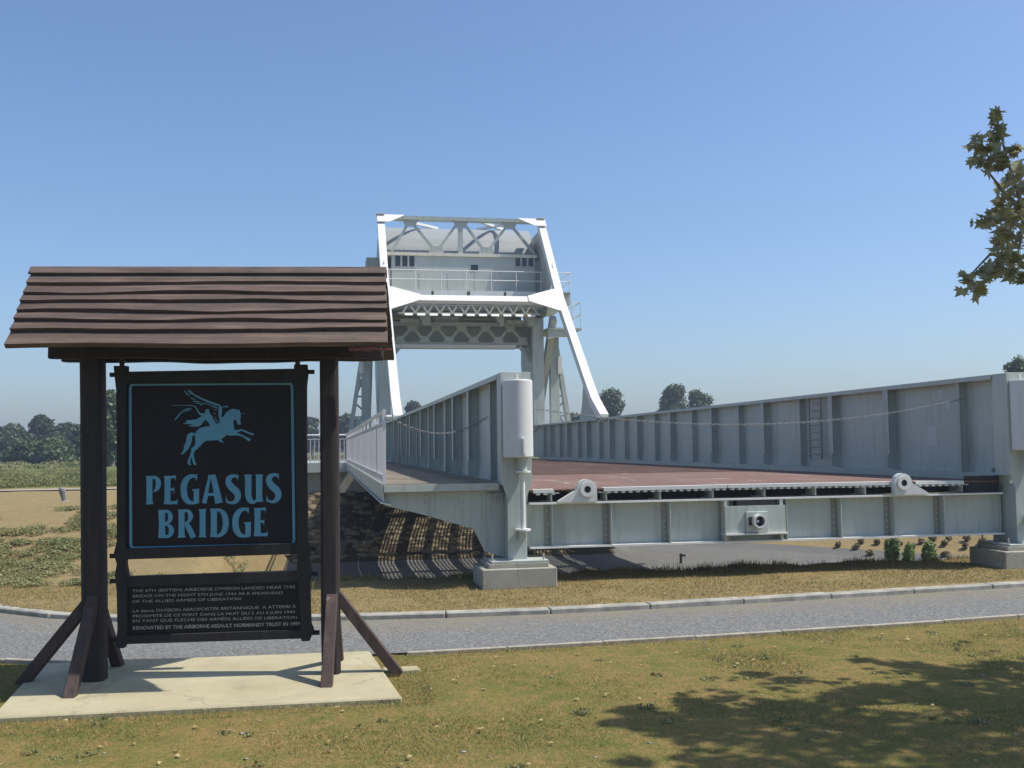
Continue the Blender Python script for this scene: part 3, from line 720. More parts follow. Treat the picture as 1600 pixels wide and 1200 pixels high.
pr.poly(hz([(745,532),(722,420),(725,345),(738,312),(560,252),(430,190),(372,152),(300,85),(312,75),(390,142),(480,186),(600,238),(742,288),(772,330),(772,400),(765,460),(790,458)]))
for st in ([(252,85,8),(285,135,16),(330,160,6)], [(300,95,6),(345,135,10),(400,160,5)], [(335,190,12),(370,205,14),(410,220,5)], [(370,240,14),(420,242,12),(475,248,5)],
           [(415,268,14),(455,266,12),(495,262,5)], [(465,292,12),(500,282,10),(545,272,5)], [(500,262,7),(600,290,9),(715,330,6)], [(630,310,7),(680,328,8),(720,340,5)],
           [(112,512,6),(150,460,18),(210,395,14),(280,350,16),(345,338,8)], [(250,385,6),(300,370,10),(350,350,6)], [(660,350,8),(690,355,8),(690,375,7)], [(650,400,7),(680,410,8),(690,425,6)],
           [(680,455,7),(690,490,9),(705,515,6)], [(665,500,5),(700,520,8),(742,515,5)], [(778,318,14),(830,312,20),(862,318,12)], [(1028,408,4),(1060,412,6),(1090,406,3)], [(985,545,6),(990,560,8)]):
    pr.stroke(hs(st))
pr.poly(hz([(722,768),(760,762),(780,795),(810,818),(770,810),(728,795)]))
pr.build('winged_horse_emblem', M['blue'])
# PEGASUS BRIDGE in flared capitals
GL = {'P': [[(97,95,82),(95,130,68),(93,250,64),(94,370,66),(96,403,82)], [(105,108,26),(160,112,34),(188,150,54),(190,195,56),(172,240,40),(134,268,10)]],
 'E': [[(290,95,78),(291,130,68),(291,250,64),(290,360,68),(288,403,80)], [(300,108,28),(345,106,28),(380,104,34)], [(374,95,14),(378,148,3)], [(300,243,26),(365,241,26)], [(362,215,6),(358,243,10),(362,287,5)], [(300,387,32),(345,386,32),(390,383,38)], [(402,345,4),(388,402,22)]],
 'G': [[(608,122,22),(590,100,32),(548,97,40),(505,125,58),(474,180,68),(467,250,70),(478,320,68),(512,372,54),(560,388,34),(615,384,26)], [(607,74,8),(602,100,22),(606,146,6)], [(604,238,60),(604,390,60)], [(560,246,16),(600,246,20),(636,243,22)]],
 'A': [[(752,90,24),(722,230,38),(690,392,50)], [(782,85,60),(818,230,66),(850,392,84)], [(722,298,30),(830,292,30)], [(730,95,20),(805,90,20)]],
 'S': [[(1052,118,18),(1038,98,30),(1000,95,36),(962,120,58),(953,165,64),(985,215,76),(1040,268,76),(1055,322,66),(1032,370,48),(990,388,32),(945,376,24),(930,345,12)], [(1058,80,6),(1052,105,16),(1056,142,4)], [(926,318,4),(934,360,16),(928,384,8)]],
 'U': [[(1168,80,92),(1168,105,74),(1168,220,70),(1169,300,70),(1188,358,60),(1222,380,38),(1262,360,26)], [(1288,78,84),(1287,105,72),(1287,300,66),(1289,378,82)]],
 'B': [[(228,465,76),(230,620,64),(230,770,78)], [(240,478,28),(300,485,34),(322,535,52),(308,590,38),(262,613,20)], [(262,618,22),(310,637,36),(334,690,58),(308,745,38),(240,757,28)]],
 'R': [[(445,460,82),(443,500,68),(443,610,64),(443,730,68),(445,765,84)], [(455,472,28),(518,478,34),(541,530,54),(524,585,36),(480,608,18)], [(492,600,40),(532,680,62),(575,766,58)]],
 'I': [[(670,455,84),(672,485,66),(672,600,64),(672,735,66),(672,762,84)]],
 'D': [[(795,450,84),(795,490,68),(795,600,66),(794,720,68),(793,758,84)], [(800,464,28),(858,468,36),(905,512,58),(924,600,66),(908,688,60),(860,738,40),(795,748,26)]]}
def glyph(ch, dx=0, dy=0):
    pr = Print()
    for st in GL[ch]:
        pr.stroke([(220 + (a + dx) / 6.957, 730 + (b2 + dy) / 6.957, wv / 6.957) for a, b2, wv in st])
    pr.build('letter', M['blue'])
for ch in 'PEGASU': glyph(ch)
glyph('S', 440, -12)
for ch in 'BRID': glyph(ch)
glyph('G', 562, 360); glyph('E', 978, 348)

# small text on the plaque: font outlines turned into flat mesh
def text_line(txt, p0, p1, hpx, mat, bold=0.0, name='lettering'):
    cu = bpy.data.curves.new('line', 'FONT'); cu.body = txt; cu.size = 1; cu.offset = bold
    ob = bpy.data.objects.new('line', cu); COL.objects.link(ob); bpy.context.view_layer.update()
    me = bpy.data.meshes.new_from_object(ob); bpy.data.objects.remove(ob); bpy.data.curves.remove(cu)
    co = np.array([v.co[:] for v in me.vertices]); x0, x1 = co[:, 0].min(), co[:, 0].max()
    a = sl_(*p0, YP); b3 = sl_(*p1, YP); hh = sl_(p0[0], p0[1] - hpx, YP).z - a.z
    for v in me.vertices:
        t = (v.co.x - x0) / (x1 - x0); yy = v.co.y / 0.73
        v.co = (a.x + (b3.x - a.x) * t, YP - 0.001, a.z + (b3.z - a.z) * t + yy * hh)
    me.name = name; return tag(link(name, me, mat, HB), kind='stuff')
TL = [("THE 6TH (BRITISH) AIRBORNE DIVISION LANDED NEAR THIS", (207, 925.5), (461, 919), 5.4, 0.0),
      ("BRIDGE ON THE NIGHT 5TH JUNE 1944 AS A SPEARHEAD", (207.5, 933.5), (442, 928), 5.0, 0.0),
      ("OF THE ALLIED ARMIES OF LIBERATION", (206.5, 942), (376, 937.5), 5.0, 0.0),
      ("LA 6\u00e8me DIVISION AEROPORT\u00c9E BRITANNIQUE  A ATTERRI \u00c0", (207.5, 957), (462.5, 949.5), 5.4, 0.0),
      ("PROXIMIT\u00c9 DE CE PONT DANS LA NUIT DU 5 AU 6 JUIN 1944", (207.5, 965), (461, 958), 5.2, 0.0),
      ("EN TANT QUE FL\u00c8CHE DES ARM\u00c9ES ALLI\u00c9ES DE LIBERATION", (207.5, 972.5), (464, 966.5), 5.2, 0.0),
      ("RENOVATED BY THE AIRBORNE ASSAULT NORMANDY TRUST IN 1999", (207.5, 984), (469, 977), 6.4, 0.018)]
for t, p0, p1, hp, bo in TL: text_line(t, p0, p1, hp * 0.88, M['lettering'], bo)
# ================================================================ BRIDGE
XC = 6.6; ZB, ZT = 1.455, 3.035; YS, YE = 14.15, 52.0
BR = empty('bascule_bridge', (0, 0, 0), 0, 'long pale grey steel rolling lift bridge with red deck and tall portal frame', 'bridge')
ST = M['steel']
def B(name, mb, mat=None, parent=None, bevel=0.0, smooth=False, kind=None):
    o = mb.build(name, mat or ST, parent or BR, bevel=bevel, smooth=smooth)
    if kind: o['kind'] = kind
    return o
Ystiff = [15.40, 17.56, 19.70, 21.20, 23.05, 24.60, 26.40, 27.95, 29.75, 31.30, 33.10, 34.65, 36.45, 38.0, 39.8, 41.35, 43.15, 44.7, 46.5, 48.1]
BIG = {1, 2, 4, 6, 8, 10, 12, 14, 16, 18}
stiff_cache = {}
for s, XW in ((-1, 2.655), (1, 10.545)):
    mb = MB(); mb.box(XW - 0.012, XW + 0.012, YS + 0.25, YE, ZB + 0.03, ZT - 0.03)
    g = B('main_girder', mb)
    f = MB(); f.box(XW - 0.205, XW + 0.205, YS + 0.30, YE, ZT - 0.03, ZT)
    f.box(XW - 0.215, XW - 0.203, YS + 0.3, YE, ZT - 0.075, ZT - 0.002); f.box(XW + 0.203, XW + 0.215, YS + 0.3, YE, ZT - 0.075, ZT - 0.002)
    B('flange', f, parent=g)
    f = MB(); f.box(XW - 0.205, XW + 0.205, YS + 0.30, YE, ZB, ZB + 0.03)
    for q in (-1, 1):
        f.box(XW + q*0.02 - 0.008, XW + q*0.02 + 0.008, YS + 0.3, YE, ZB + 0.03, ZB + 0.14)
    B('flange', f, parent=g)
    for side in (-1, 1):
        for k, y in enumerate(Ystiff):
            big = k in BIG; key = (side, big)
            if key not in stiff_cache:
                mb = MB(); dpt = 0.20 if big else 0.165; x0 = side * 0.012
                if big:
                    mb.prism([(x0, 0, ZB + 0.03), (side*0.20, 0, ZB + 0.03), (side*0.20, 0, ZB + 0.10), (side*dpt, 0, ZB + 0.30), (side*dpt, 0, ZT - 0.03), (x0, 0, ZT - 0.03)], (0, 0.02, 0))
                    xa, xb = sorted((side*(dpt - 0.012), side*dpt))
                    mb.box(xa, xb, -0.07, 0.09, ZB + 0.30, ZT - 0.032)
                    xa, xb = sorted((side*0.02, side*0.19))
                    mb.box(xa, xb, -0.13, 0.15, ZB + 0.031, ZB + 0.055)
                else:
                    xa, xb = sorted((x0, side*dpt)); mb.box(xa, xb, 0, 0.016, ZB + 0.03, ZT - 0.03)
                    xa, xb = sorted((side*(dpt - 0.01), side*dpt)); mb.box(xa, xb, -0.04, 0.056, ZB + 0.035, ZT - 0.035)
                stiff_cache[key] = mb.mesh('stiffener')
            o = link('stiffener', stiff_cache[key], ST, g, (XW, y, 0))
    # rivet rows along both edges of the web
    rv = MB()
    for side in (-1, 1):
        for y in np.arange(YS + 0.4, 34, 0.16):
            for z in (ZT - 0.10, ZB + 0.19):
                x = XW + side * 0.012; rv.add([(x, y-.012, z-.012), (x, y+.012, z-.012), (x, y+.012, z+.012), (x, y-.012, z+.012), (x+side*.010, y, z)], [(0,1,4),(1,2,4),(2,3,4),(3,0,4)])
    B('rivets', rv, parent=g, kind='stuff')
    # small repair plates riveted on the inner face of the right girder
    if s > 0:
        for (px, py, wy, hz_) in ((1457, 682, 0.30, 0.36), (1470, 617, 0.16, 0.18), (1482, 634, 0.14, 0.14)):
            p = atX(px, py, XW - 0.014); B('patch_plate', MB().box(XW - 0.018, XW - 0.012, p.y - wy/2, p.y + wy/2, p.z - hz_/2, p.z + hz_/2), M['steel_patch'] if 'steel_patch' in M else ST, g, bevel=0.004)

# end posts with hydraulic buffers
for s, XP in ((-1, 2.655), (1, 10.56)):
    Y0, Y1 = 14.10, 14.46
    H = [(-.215, 3.04), (.215, 3.04), (.215, 1.50), (.135, 1.27), (.135, .43), (-.135, .43), (-.135, 1.27), (-.215, 1.50)]
    P = B('end_post', MB().prism([(XP + x, Y0, z) for x, z in H], (0, 0.022, 0)), bevel=0.003)
    w_ = MB().box(XP - 0.208, XP - 0.19, Y0 + 0.022, Y1, 1.46, 3.035).box(XP + 0.19, XP + 0.208, Y0 + 0.022, Y1, 1.46, 3.035)
    w_.box(XP - 0.13, XP - 0.112, Y0 + 0.022, Y1 + 0.1, .43, 1.32).box(XP + 0.112, XP + 0.13, Y0 + 0.022, Y1 + 0.1, .43, 1.32)
    w_.box(XP - 0.19, XP + 0.19, Y1 - 0.02, Y1 - 0.002, 1.5, 3.03)
    w_.box(XP - 0.19, XP + 0.19, Y0 + 0.024, Y1 - 0.022, 3.005, 3.03)
    B('post_side', w_, parent=P)
    B('cap_slot', MB().box(XP + 0.005, XP + 0.045, Y0 - 0.004, Y0 + 0.01, 2.91, 3.02), M['steel_rust'], P)
    B('inner_plate', MB().box(XP - s*0.185 - 0.01, XP - s*0.185 + 0.01, Y1 - 0.05, Y1 + 0.42, .52, 1.50), parent=P)
    B('shade_plate', MB().box(XP - 0.205, XP + 0.205, Y1 + 0.10, Y1 + 0.118, .43, 1.56), parent=P)
    cx = XP + 0.005; cy = Y0 - 0.115
    cyl = MB(); cyl.tube([(cx, cy, 1.845), (cx, cy, 1.858), (cx, cy, 2.905), (cx, cy, 2.918)], [0.196, 0.208, 0.208, 0.196], 40)
    B('buffer_cylinder', cyl, M['steel_cyl'] if 'steel_cyl' in M else M['steel_white_lit'], P, smooth=True)
    h = MB(); hx = cx + 0.03
    h.box(hx - 0.032, hx + 0.032, cy - 0.222, cy - 0.203, 1.87, 2.12); h.box(hx - 0.014, hx + 0.014, cy - 0.250, cy - 0.222, 1.90, 2.10)
    B('latch_plate', h, M['steel_cyl'] if 'steel_cyl' in M else ST, P, bevel=0.004)
    px_ = cx + 0.055
    B('piston_rod', MB().tube([(px_, cy, 1.845), (px_, cy, 1.66)], 0.062, 18), ST, P, smooth=True)
    B('rod_flange', MB().tube([(px_ + 0.01, cy, 1.66), (px_ + 0.01, cy, 1.635)], 0.105, 22), M['steel_white_lit'], P)
    B('lower_rod', MB().tube([(px_, cy, 1.635), (px_, cy, 0.86)], 0.034, 14), M['steel_white_lit'], P, smooth=True)
    B('rod_flange', MB().tube([(px_ - 0.01, cy, 0.86), (px_ - 0.01, cy, 0.835)], 0.115, 22), M['steel_white_lit'], P)
    B('rod_bracket', MB().box(px_ - 0.05, px_ + 0.05, cy + 0.03, Y0 - 0.002, 0.70, 0.832), ST, P, bevel=0.004)
    # base plate on its own concrete footing
    B('base_plate', MB().box(XP - 0.40, XP + 0.40, 13.92, 14.66, 0.402, 0.432), ST, P, bevel=0.004)
    ft = empty('concrete_footing', (XP - 0.02, 14.2, 0), 0,
               'concrete footing under the steel end post %s' % ('beside the left girder' if s < 0 else 'at the right edge of the photo'), 'footing', 'footings under the bridge end posts')
    B('footing_block', MB().box(-0.52, 0.52, -0.36, 0.52, -0.25, 0.335), M['concrete'], ft, bevel=0.012)
    B('footing_plinth', MB().box(-0.42, 0.42, -0.285, 0.46, 0.335, 0.40), M['concrete'], ft, bevel=0.008)
    for bx in (-0.36, 0.36):
        for by in (-0.22, 0.40):
            B('anchor_bolt', MB().tube([(bx, by, 0.40), (bx, by, 0.52)], 0.014, 8), M['bolt'], ft)

# front cross girder
CG = B('cross_girder', MB().box(2.80, 10.40, 14.42, 14.444, 0.575, 1.17))
B('flange', MB().box(2.875, 10.34, 14.27, 14.60, 1.17, 1.195), M['steel_white_lit'], CG)
B('flange', MB().box(2.875, 10.34, 14.27, 14.60, 0.55, 0.575), M['steel_white_lit'], CG)
XST = [at(px, 800, 14.3).x for px in (863, 955, 1047, 1137, 1229, 1314, 1397, 1475)]
for x in XST:
    B('stiffener', MB().box(x - 0.008, x + 0.008, 14.285, 14.42, 0.577, 1.168), parent=CG); B('stiffener_angle', MB().box(x - 0.10, x - 0.009, 14.408, 14.419, 0.58, 1.165), M['steel_dark'], CG)
rv = MB()
for x in XST:
    for z in np.arange(0.62, 1.16, 0.09):
        xx = x - 0.055; rv.add([(xx-.014, 14.407, z-.014), (xx+.014, 14.407, z-.014), (xx+.014, 14.407, z+.014), (xx-.014, 14.407, z+.014), (xx, 14.393, z)], [(0,1,4),(1,2,4),(2,3,4),(3,0,4)])
B('rivets', rv, parent=CG, kind='stuff')
# lock housing in the middle
p0 = at(1133.5, 796, 14.22); p1 = at(1229, 835, 14.22)
LB = B('lock_housing', MB().box(p0.x, p1.x, 14.235, 14.268, 0.69, 1.085), M['steel'])
B('housing_side', MB().box(p0.x, p0.x + 0.045, 14.27, 14.40, 0.58, 1.165), ST, LB); B('housing_side', MB().box(p1.x - 0.07, p1.x - 0.02, 14.27, 14.40, 0.58, 1.165), ST, LB)
B('housing_ledge', MB().box(p0.x - 0.01, p1.x + 0.01, 14.18, 14.40, 0.665, 0.688), M['steel_white_lit'], LB)
a = at(1166, 797, 14.2); c = at(1201, 834, 14.2)
B('cover_plate', MB().box(a.x, c.x, 14.205, 14.234, 0.70, 1.00), ST, LB, bevel=0.004)
q = at(1184.5, 814, 14.19)
B('port_slot', MB().box(q.x - 0.14, q.x + 0.11, 14.195, 14.2045, q.z - 0.06, q.z + 0.06), M['dark'], LB)
B('port_ring', MB().ring((q.x, 14.204, q.z), (0, -1, 0), 0.076, 0.098, 0.10, 26), M['steel_white_lit'], LB, smooth=True)
B('port_disc', MB().tube([(q.x, 14.1945, q.z), (q.x, 14.17, q.z)], 0.075, 22), M['dark'], LB)
B('port_pin', MB().tube([(q.x - 0.025, 14.17, q.z), (q.x - 0.025, 14.14, q.z)], 0.02, 10), M['steel_white_lit'], LB)
B('housing_recess_shade', MB().box(p0.x + 0.2, p1.x - 0.2, 14.27, 14.42, 1.02, 1.168), M['dark'], LB)  # dark block painted in for the shaded recess above the housing

# eye lugs on top of the cross girder
for (px, sgn) in ((917, -1), (1411, 1)):
    cxx = at(px, 772, 14.22).x; zc = 1.375; poly = []
    for k in range(15):
        t = math.pi * (1.0 - k / 14.0) if sgn > 0 else math.pi * k / 14.0
        poly.append((cxx + 0.145 * math.cos(t), 14.20, zc + 0.145 * math.sin(t)))
    end = poly[-1]
    poly += [(cxx + sgn*0.42, 14.20, 1.215), (cxx + sgn*0.42, 14.20, 1.196), (cxx - sgn*0.145, 14.20, 1.196)]
    lug = B('eye_lug', MB().prism(poly, (0, 0.10, 0)), M['steel_cyl'] if 'steel_cyl' in M else M['steel_white_lit'])
    B('eye_boss', MB().ring((cxx, 14.199, zc), (0, -1, 0), 0.05, 0.105, 0.03, 24), M['steel_white_lit'], lug, smooth=True)
    B('eye_hole', MB().tube([(cxx, 14.1985, zc), (cxx, 14.190, zc)], 0.049, 18), M['dark'], lug)

# deck: floor beams, stringers, open steel grating, front edge angle
m, nt, b = new_mat('worn red deck paint'); v = coords(nt, True)
dn_ = noise_node(nt, coords(nt, True, (1.0, 0.25, 1)), 0.8, 7, 0.7)
c = ramp(nt, dn_, [(0.32, (0.1480, 0.0800, 0.0570)), (0.55, (0.1880, 0.1080, 0.0798)), (0.72, (0.2320, 0.1760, 0.1444))])
wn = noise_node(nt, coords(nt, True, (0.9, 0.30, 1)), 2.6, 6, 0.7)
c = mix(nt, ramp(nt, wn, [(0.60, 0.0), (0.70, 0.6)]), c, (0.50, 0.46, 0.42)); c = mix(nt, ramp(nt, wn, [(0.30, 0.6), (0.38, 0.0)]), c, (0.16, 0.08, 0.07))
nt.links.new(c, b.inputs['Base Color']); b.inputs['Roughness'].default_value = 0.8; M['deck'] = m
def ZD(x): return 1.375 + 0.018 * (1 - ((x - XC) / 3.7) ** 2)
g = MB(); xbar = np.arange(2.90, 10.31, 0.11); panel = 3.44
yb = [14.34]
while yb[-1] < 49: yb.append(yb[-1] + panel)
for y0 in yb[:-1]:
    for x in xbar:
        z = ZD(x) - 0.002; g.box(x, x + (0.040 if y0 > 21 else 0.098), y0 + 0.01, y0 + panel - 0.01, z - 0.016, z)
    for y in np.arange(y0 + 0.02, y0 + panel, 0.34):
        for j in range(0, len(xbar) - 1, 6):
            xa, xb = xbar[j] + 0.0985, xbar[min(j + 6, len(xbar) - 1)] + 0.001; z = ZD((xa + xb) / 2) - 0.006
            g.box(xa, xb, y, y + 0.05, z - 0.014, z)
g.box(2.885, 3.10, 21.5, 48, ZD(2.95) - 0.03, ZD(2.95) - 0.0175)  # added strip that blocks a stray line of sun through the grating
B('deck_grating', g, M['deck'], kind='stuff')
for k, x in enumerate(np.arange(XST[0] - 0.405 * 2, 10.3, 0.81)):
    mb = MB(); mb.box(x - 0.007, x + 0.007, 14.33, 49, 1.21, 1.33); mb.box(x - 0.115, x + 0.115, 14.34, 49, 1.318, 1.332); mb.box(x - 0.09, x + 0.09, 14.61, 49, 1.196, 1.21)
    B('stringer', mb)
for k, y in enumerate(np.arange(14.52 + 3.44, 49, 3.44)):
    mb = MB(); mb.box(2.7, 10.5, y - 0.01, y + 0.01, 0.72, 1.19); mb.box(2.7, 10.5, y - 0.15, y + 0.15, 1.17, 1.194); mb.box(2.7, 10.5, y - 0.15, y + 0.15, 0.70, 0.72)
    B('floor_beam', mb)
for X in (2.875, 10.35): B('deck_curb', MB().box(X - 0.008, X + 0.008, 14.47, 49, 1.15, 1.4545))
B('recess_shade', MB().box(at(1507, 752, 14.35).x + 0.004, 10.34, 14.355, 14.37, 1.2, 1.455), M['dark'])  # dark sheet standing for the shade in the recess beside the deck end
B('gap_shade', MB().box(2.9, 10.33, 14.66, 14.68, 1.1965, 1.3165), M['dark'])  # dark sheet added as the shade in the gap under the deck
# front edge of the deck in three lengths, with grating teeth below
for xa, xb in ((2.93, at(866, 768, 14.3).x), (at(944, 768, 14.3).x, at(1137, 760, 14.3).x), (at(1137, 760, 14.3).x + 0.012, at(1396, 752, 14.3).x), (at(1432, 752, 14.3).x, at(1507, 752, 14.3).x)):
    n = 8; vv = []; ff = []
    mb = MB(); mb.prism([(xa, 14.312, ZD(xa) + 0.004), (xb, 14.312, ZD(xb) + 0.004), (xb, 14.312, ZD(xb) - 0.045), (xa, 14.312, ZD(xa) - 0.045)], (0, 0.02, 0))
    mb.prism([(xa, 14.333, ZD(xa) + 0.005), (xb, 14.333, ZD(xb) + 0.005), (xb, 14.333, ZD(xb) - 0.005), (xa, 14.333, ZD(xa) - 0.005)], (0, 0.14, 0))
    e = B('deck_edge', mb, M['steel_cyl'])
    t = MB()
    for x in np.arange(xa + 0.05, xb - 0.03, 0.11): t.box(x, x + 0.05, 14.314, 14.42, ZD(x) - 0.075, ZD(x) - 0.0455)
    B('grating_ends', t, ST, e, kind='stuff')
# ladder rungs on the right girder
la, lb_ = atX(1267, 670, 10.40).y, atX(1285, 670, 10.40).y
ld = B('ladder', MB().box(10.35, 10.385, la - 0.02, la + 0.02, 1.65, 2.95).box(10.35, 10.385, lb_ - 0.02, lb_ + 0.02, 1.65, 2.95), M['steel_dark'])
for z in np.arange(1.75, 2.9, 0.155): B('rung', MB().tube([(10.366, la, z), (10.366, lb_, z)], 0.02, 6), M['steel_dark'], ld)

# walkway hung outside the left girder: bracket, fascia, planks, railing
WX0, WX1, WZ = 0.82, 2.44, 1.50
poly = [(603, 769.5), (786, 764), (791, 872), (757, 861), (740, 826.5), (704, 816.5), (672, 807), (632, 797), (600, 790)]
BK = B('end_bracket', MB().prism([at(px, py, 14.40) for px, py in poly], (0, 0.03, 0)))
B('end_beam', MB().box(WX0, 2.44, 14.26, 14.40, WZ - 0.115, WZ - 0.012), ST, BK, bevel=0.004)
for px in (672, 760):
    a = at(px, 771, 14.38); c = at(px, 806 if px < 700 else 856, 14.38); B('stiffener', MB().box(a.x - 0.008, a.x + 0.008, 14.385, 14.3995, c.z, a.z), ST, BK)
rv = MB()
for px in (664, 680, 724, 752, 768):
    for py in np.arange(774, 800 if px < 700 else 822, 6):
        p = at(px, py, 14.3995); rv.add([(p.x-.012, p.y, p.z-.012), (p.x+.012, p.y, p.z-.012), (p.x+.012, p.y, p.z+.012), (p.x-.012, p.y, p.z+.012), (p.x, p.y-.012, p.z)], [(0,1,4),(1,2,4),(2,3,4),(3,0,4)])
B('rivets', rv, parent=BK, kind='stuff')
WYE = 37.0
FS = B('walkway_fascia', MB().box(WX0 - 0.03, WX0 - 0.005, 14.27, WYE, WZ - 0.11, WZ + 0.005))
B('lower_flange', MB().prism([(WX0 - 0.05, 14.27, WZ - 0.26), (WX0 + 0.10, 14.27, WZ - 0.30), (WX0 + 0.10, 14.27, WZ - 0.285), (WX0 - 0.05, 14.27, WZ - 0.245)], (0, WYE - 14.27, 0)), ST, FS)
B('fascia_web', MB().box(WX0 - 0.004, WX0 + 0.008, 14.28, WYE, WZ - 0.25, WZ - 0.111), ST, FS)
for y in np.arange(14.52 + 3.44, WYE, 3.44):
    B('bracket', MB().prism([(WX0 + 0.01, y, WZ - 0.05), (2.45, y, WZ - 0.05), (2.45, y, 0.75), (WX0 + 0.01, y, WZ - 0.25)], (0, 0.02, 0)))
pm_ = MB().box(WX0 + 0.005, WX1, 0, 0.138, WZ - 0.045, WZ).mesh('plank')
for y in np.arange(14.262, WYE, 0.15):
    o = link('plank', pm_, M['plank'], BR, (0, y, random.uniform(-0.004, 0.004)))
# railing of the walkway
RL = B('walkway_railing', MB().tube([(WX0, 14.12, 2.50), (WX0, WYE, 2.50)], 0.028, 8), M['rail'])
B('rail', MB().box(WX0 - 0.016, WX0 + 0.016, 14.12, WYE, 2.33, 2.36), M['rail'], RL)
B('rail', MB().box(WX0 - 0.016, WX0 + 0.016, 14.12, WYE, 1.60, 1.63), M['rail'], RL)
for k, y in enumerate(np.arange(14.13, WYE, 1.72)):
    B('railing_post', MB().box(WX0 - 0.022, WX0 + 0.022, y - 0.022, y + 0.022, 1.50, 2.53), M['rail'], RL)
pk = MB()
for y in np.arange(14.25, WYE, 0.105): pk.box(WX0 - 0.009, WX0 + 0.009, y - 0.009, y + 0.009, 1.63, 2.33)
B('pickets', pk, M['rail'], RL, kind='stuff')
fk = MB()
for y in np.arange(14.3, WYE, 0.43): fk.box(WX0 - 0.03, WX0 + 0.02, y - 0.03, y + 0.03, 1.505, 1.60)
B('rail_feet', fk, M['rail'], RL, kind='stuff')
B('knob', MB().tube([(WX0 + 0.03, 14.10, 2.42), (WX0 + 0.10, 14.10, 2.42)], 0.03, 10), M['rail'], RL)

# platform of the abutment running left from the walkway end, with its own white railing
AB = empty('abutment', (0, 37.6, 0), 0, 'dark masonry abutment with pale platform edge behind the left sign post', 'abutment')
B('abutment_wall', MB().box(-4.2, 11.2, -0.35, 6.0, -2.2, 1.15), M['concrete'], AB)
B('platform_slab', MB().box(-4.2, 0.9, -0.6, 5, 1.16, 1.50), ST, AB)
AR = empty('platform_railing', (0, 37.1, 1.50), 0, 'white picket railing along the platform edge behind the right sign post', 'railing')
xa, xb = -4.0, 0.86
B('rail', MB().tube([(xa, 0, 0.98), (xb, 0, 0.98)], 0.03, 8), M['rail'], AR); B('rail', MB().box(xa, xb, -0.02, 0.02, 0.82, 0.85), M['rail'], AR); B('rail', MB().box(xa, xb, -0.03, 0.03, 0.05, 0.10), M['rail'], AR)
pkm = MB().box(-0.014, 0.014, -0.014, 0.014, 0.0, 0.84).mesh('picket'); pom = MB().box(-0.03, 0.03, -0.03, 0.03, 0, 1.01).mesh('railing_post')
for k, x in enumerate(np.arange(xa, xb + 0.01, 0.148)):
    link('railing_post' if k % 13 == 9 else 'picket', pom if k % 13 == 9 else pkm, M['rail'], AR, (x, 0, 0))

# chains across the bridge mouth
def chain(name, p0, p1, sag, label, grp):
    p0 = Vector(p0); p1 = Vector(p1); L = (p1 - p0).length; n = int(L / 0.052); mb = MB(); pts = []
    for i in range(n + 1):
        t = i / n; p = p0.lerp(p1, t); p.z -= sag * 4 * t * (1 - t); pts.append(p)
    for i in range(n):
        a, c = pts[i], pts[i+1]; d = (c - a).normalized(); ctr = (a + c) / 2
        up = Vector((0, 0, 1)) if i % 2 else Vector((d.y, -d.x, 0)).normalized()
        sd = d.cross(up).normalized(); hw, hl = 0.014, 0.034
        ring = [ctr + d*hl, ctr + d*hl*.6 + sd*hw, ctr - d*hl*.6 + sd*hw, ctr - d*hl, ctr - d*hl*.6 - sd*hw, ctr + d*hl*.6 - sd*hw]
        base = len(mb.v); vs_ = []; rr = 0.005
        for k in range(6):
            q = ring[k]; o = (q - ctr).normalized(); nn = d.cross(sd)
            for t in range(4):
                ang = t * math.pi / 2; vs_.append(q + (o * math.cos(ang) + nn * math.sin(ang)) * rr)
        ff = []
        for k in range(6):
            for t in range(4): ff.append((k*4+t, k*4+(t+1) % 4, ((k+1) % 6)*4+(t+1) % 4, ((k+1) % 6)*4+t))
        mb.add(vs_, ff)
    o = mb.build(name, M['chain']); return tag(o, label, 'chain', grp)
q0 = at(830, 637, 14.2); q1 = atX(1508, 622.5, 10.385)
chain('chain', (2.87, 14.2, q0.z), q1, 0.33, 'long sagging steel chain across the mouth of the red deck', 'chains closing the bridge')
q0 = at(601, 652, 14.12); q1 = atX(762, 651, 2.47)
chain('chain', (0.9, 14.12, 2.42), q1, 0.24, 'short steel chain closing the walkway between railing end and left girder', 'chains closing the bridge')

# ---------------------------------------------------------------- rolling portal
XL, XR = 2.70, 10.50; SW = M['steel_white_lit']
leg_path = [(37.7, 3.03), (39.0, 3.72), (40.1, 4.62), (44.7, 8.55), (48.5, 12.75)]
for X in (XL, XR):
    lg = MB()
    for a, c in zip(leg_path[:-1], leg_path[1:]):
        lg.bar((X, a[0], a[1]), (X, c[0], c[1]), 0.34, 0.34, up=(0, -1, 1))
    L = B('portal_leg', lg, SW)
    B('leg_gusset', MB().prism([(X - 0.01, 37.75, 3.03), (X - 0.01, 41.4, 3.03), (X - 0.01, 41.0, 3.6), (X - 0.01, 40.6, 4.85)], (0.02, 0, 0)), ST, L)
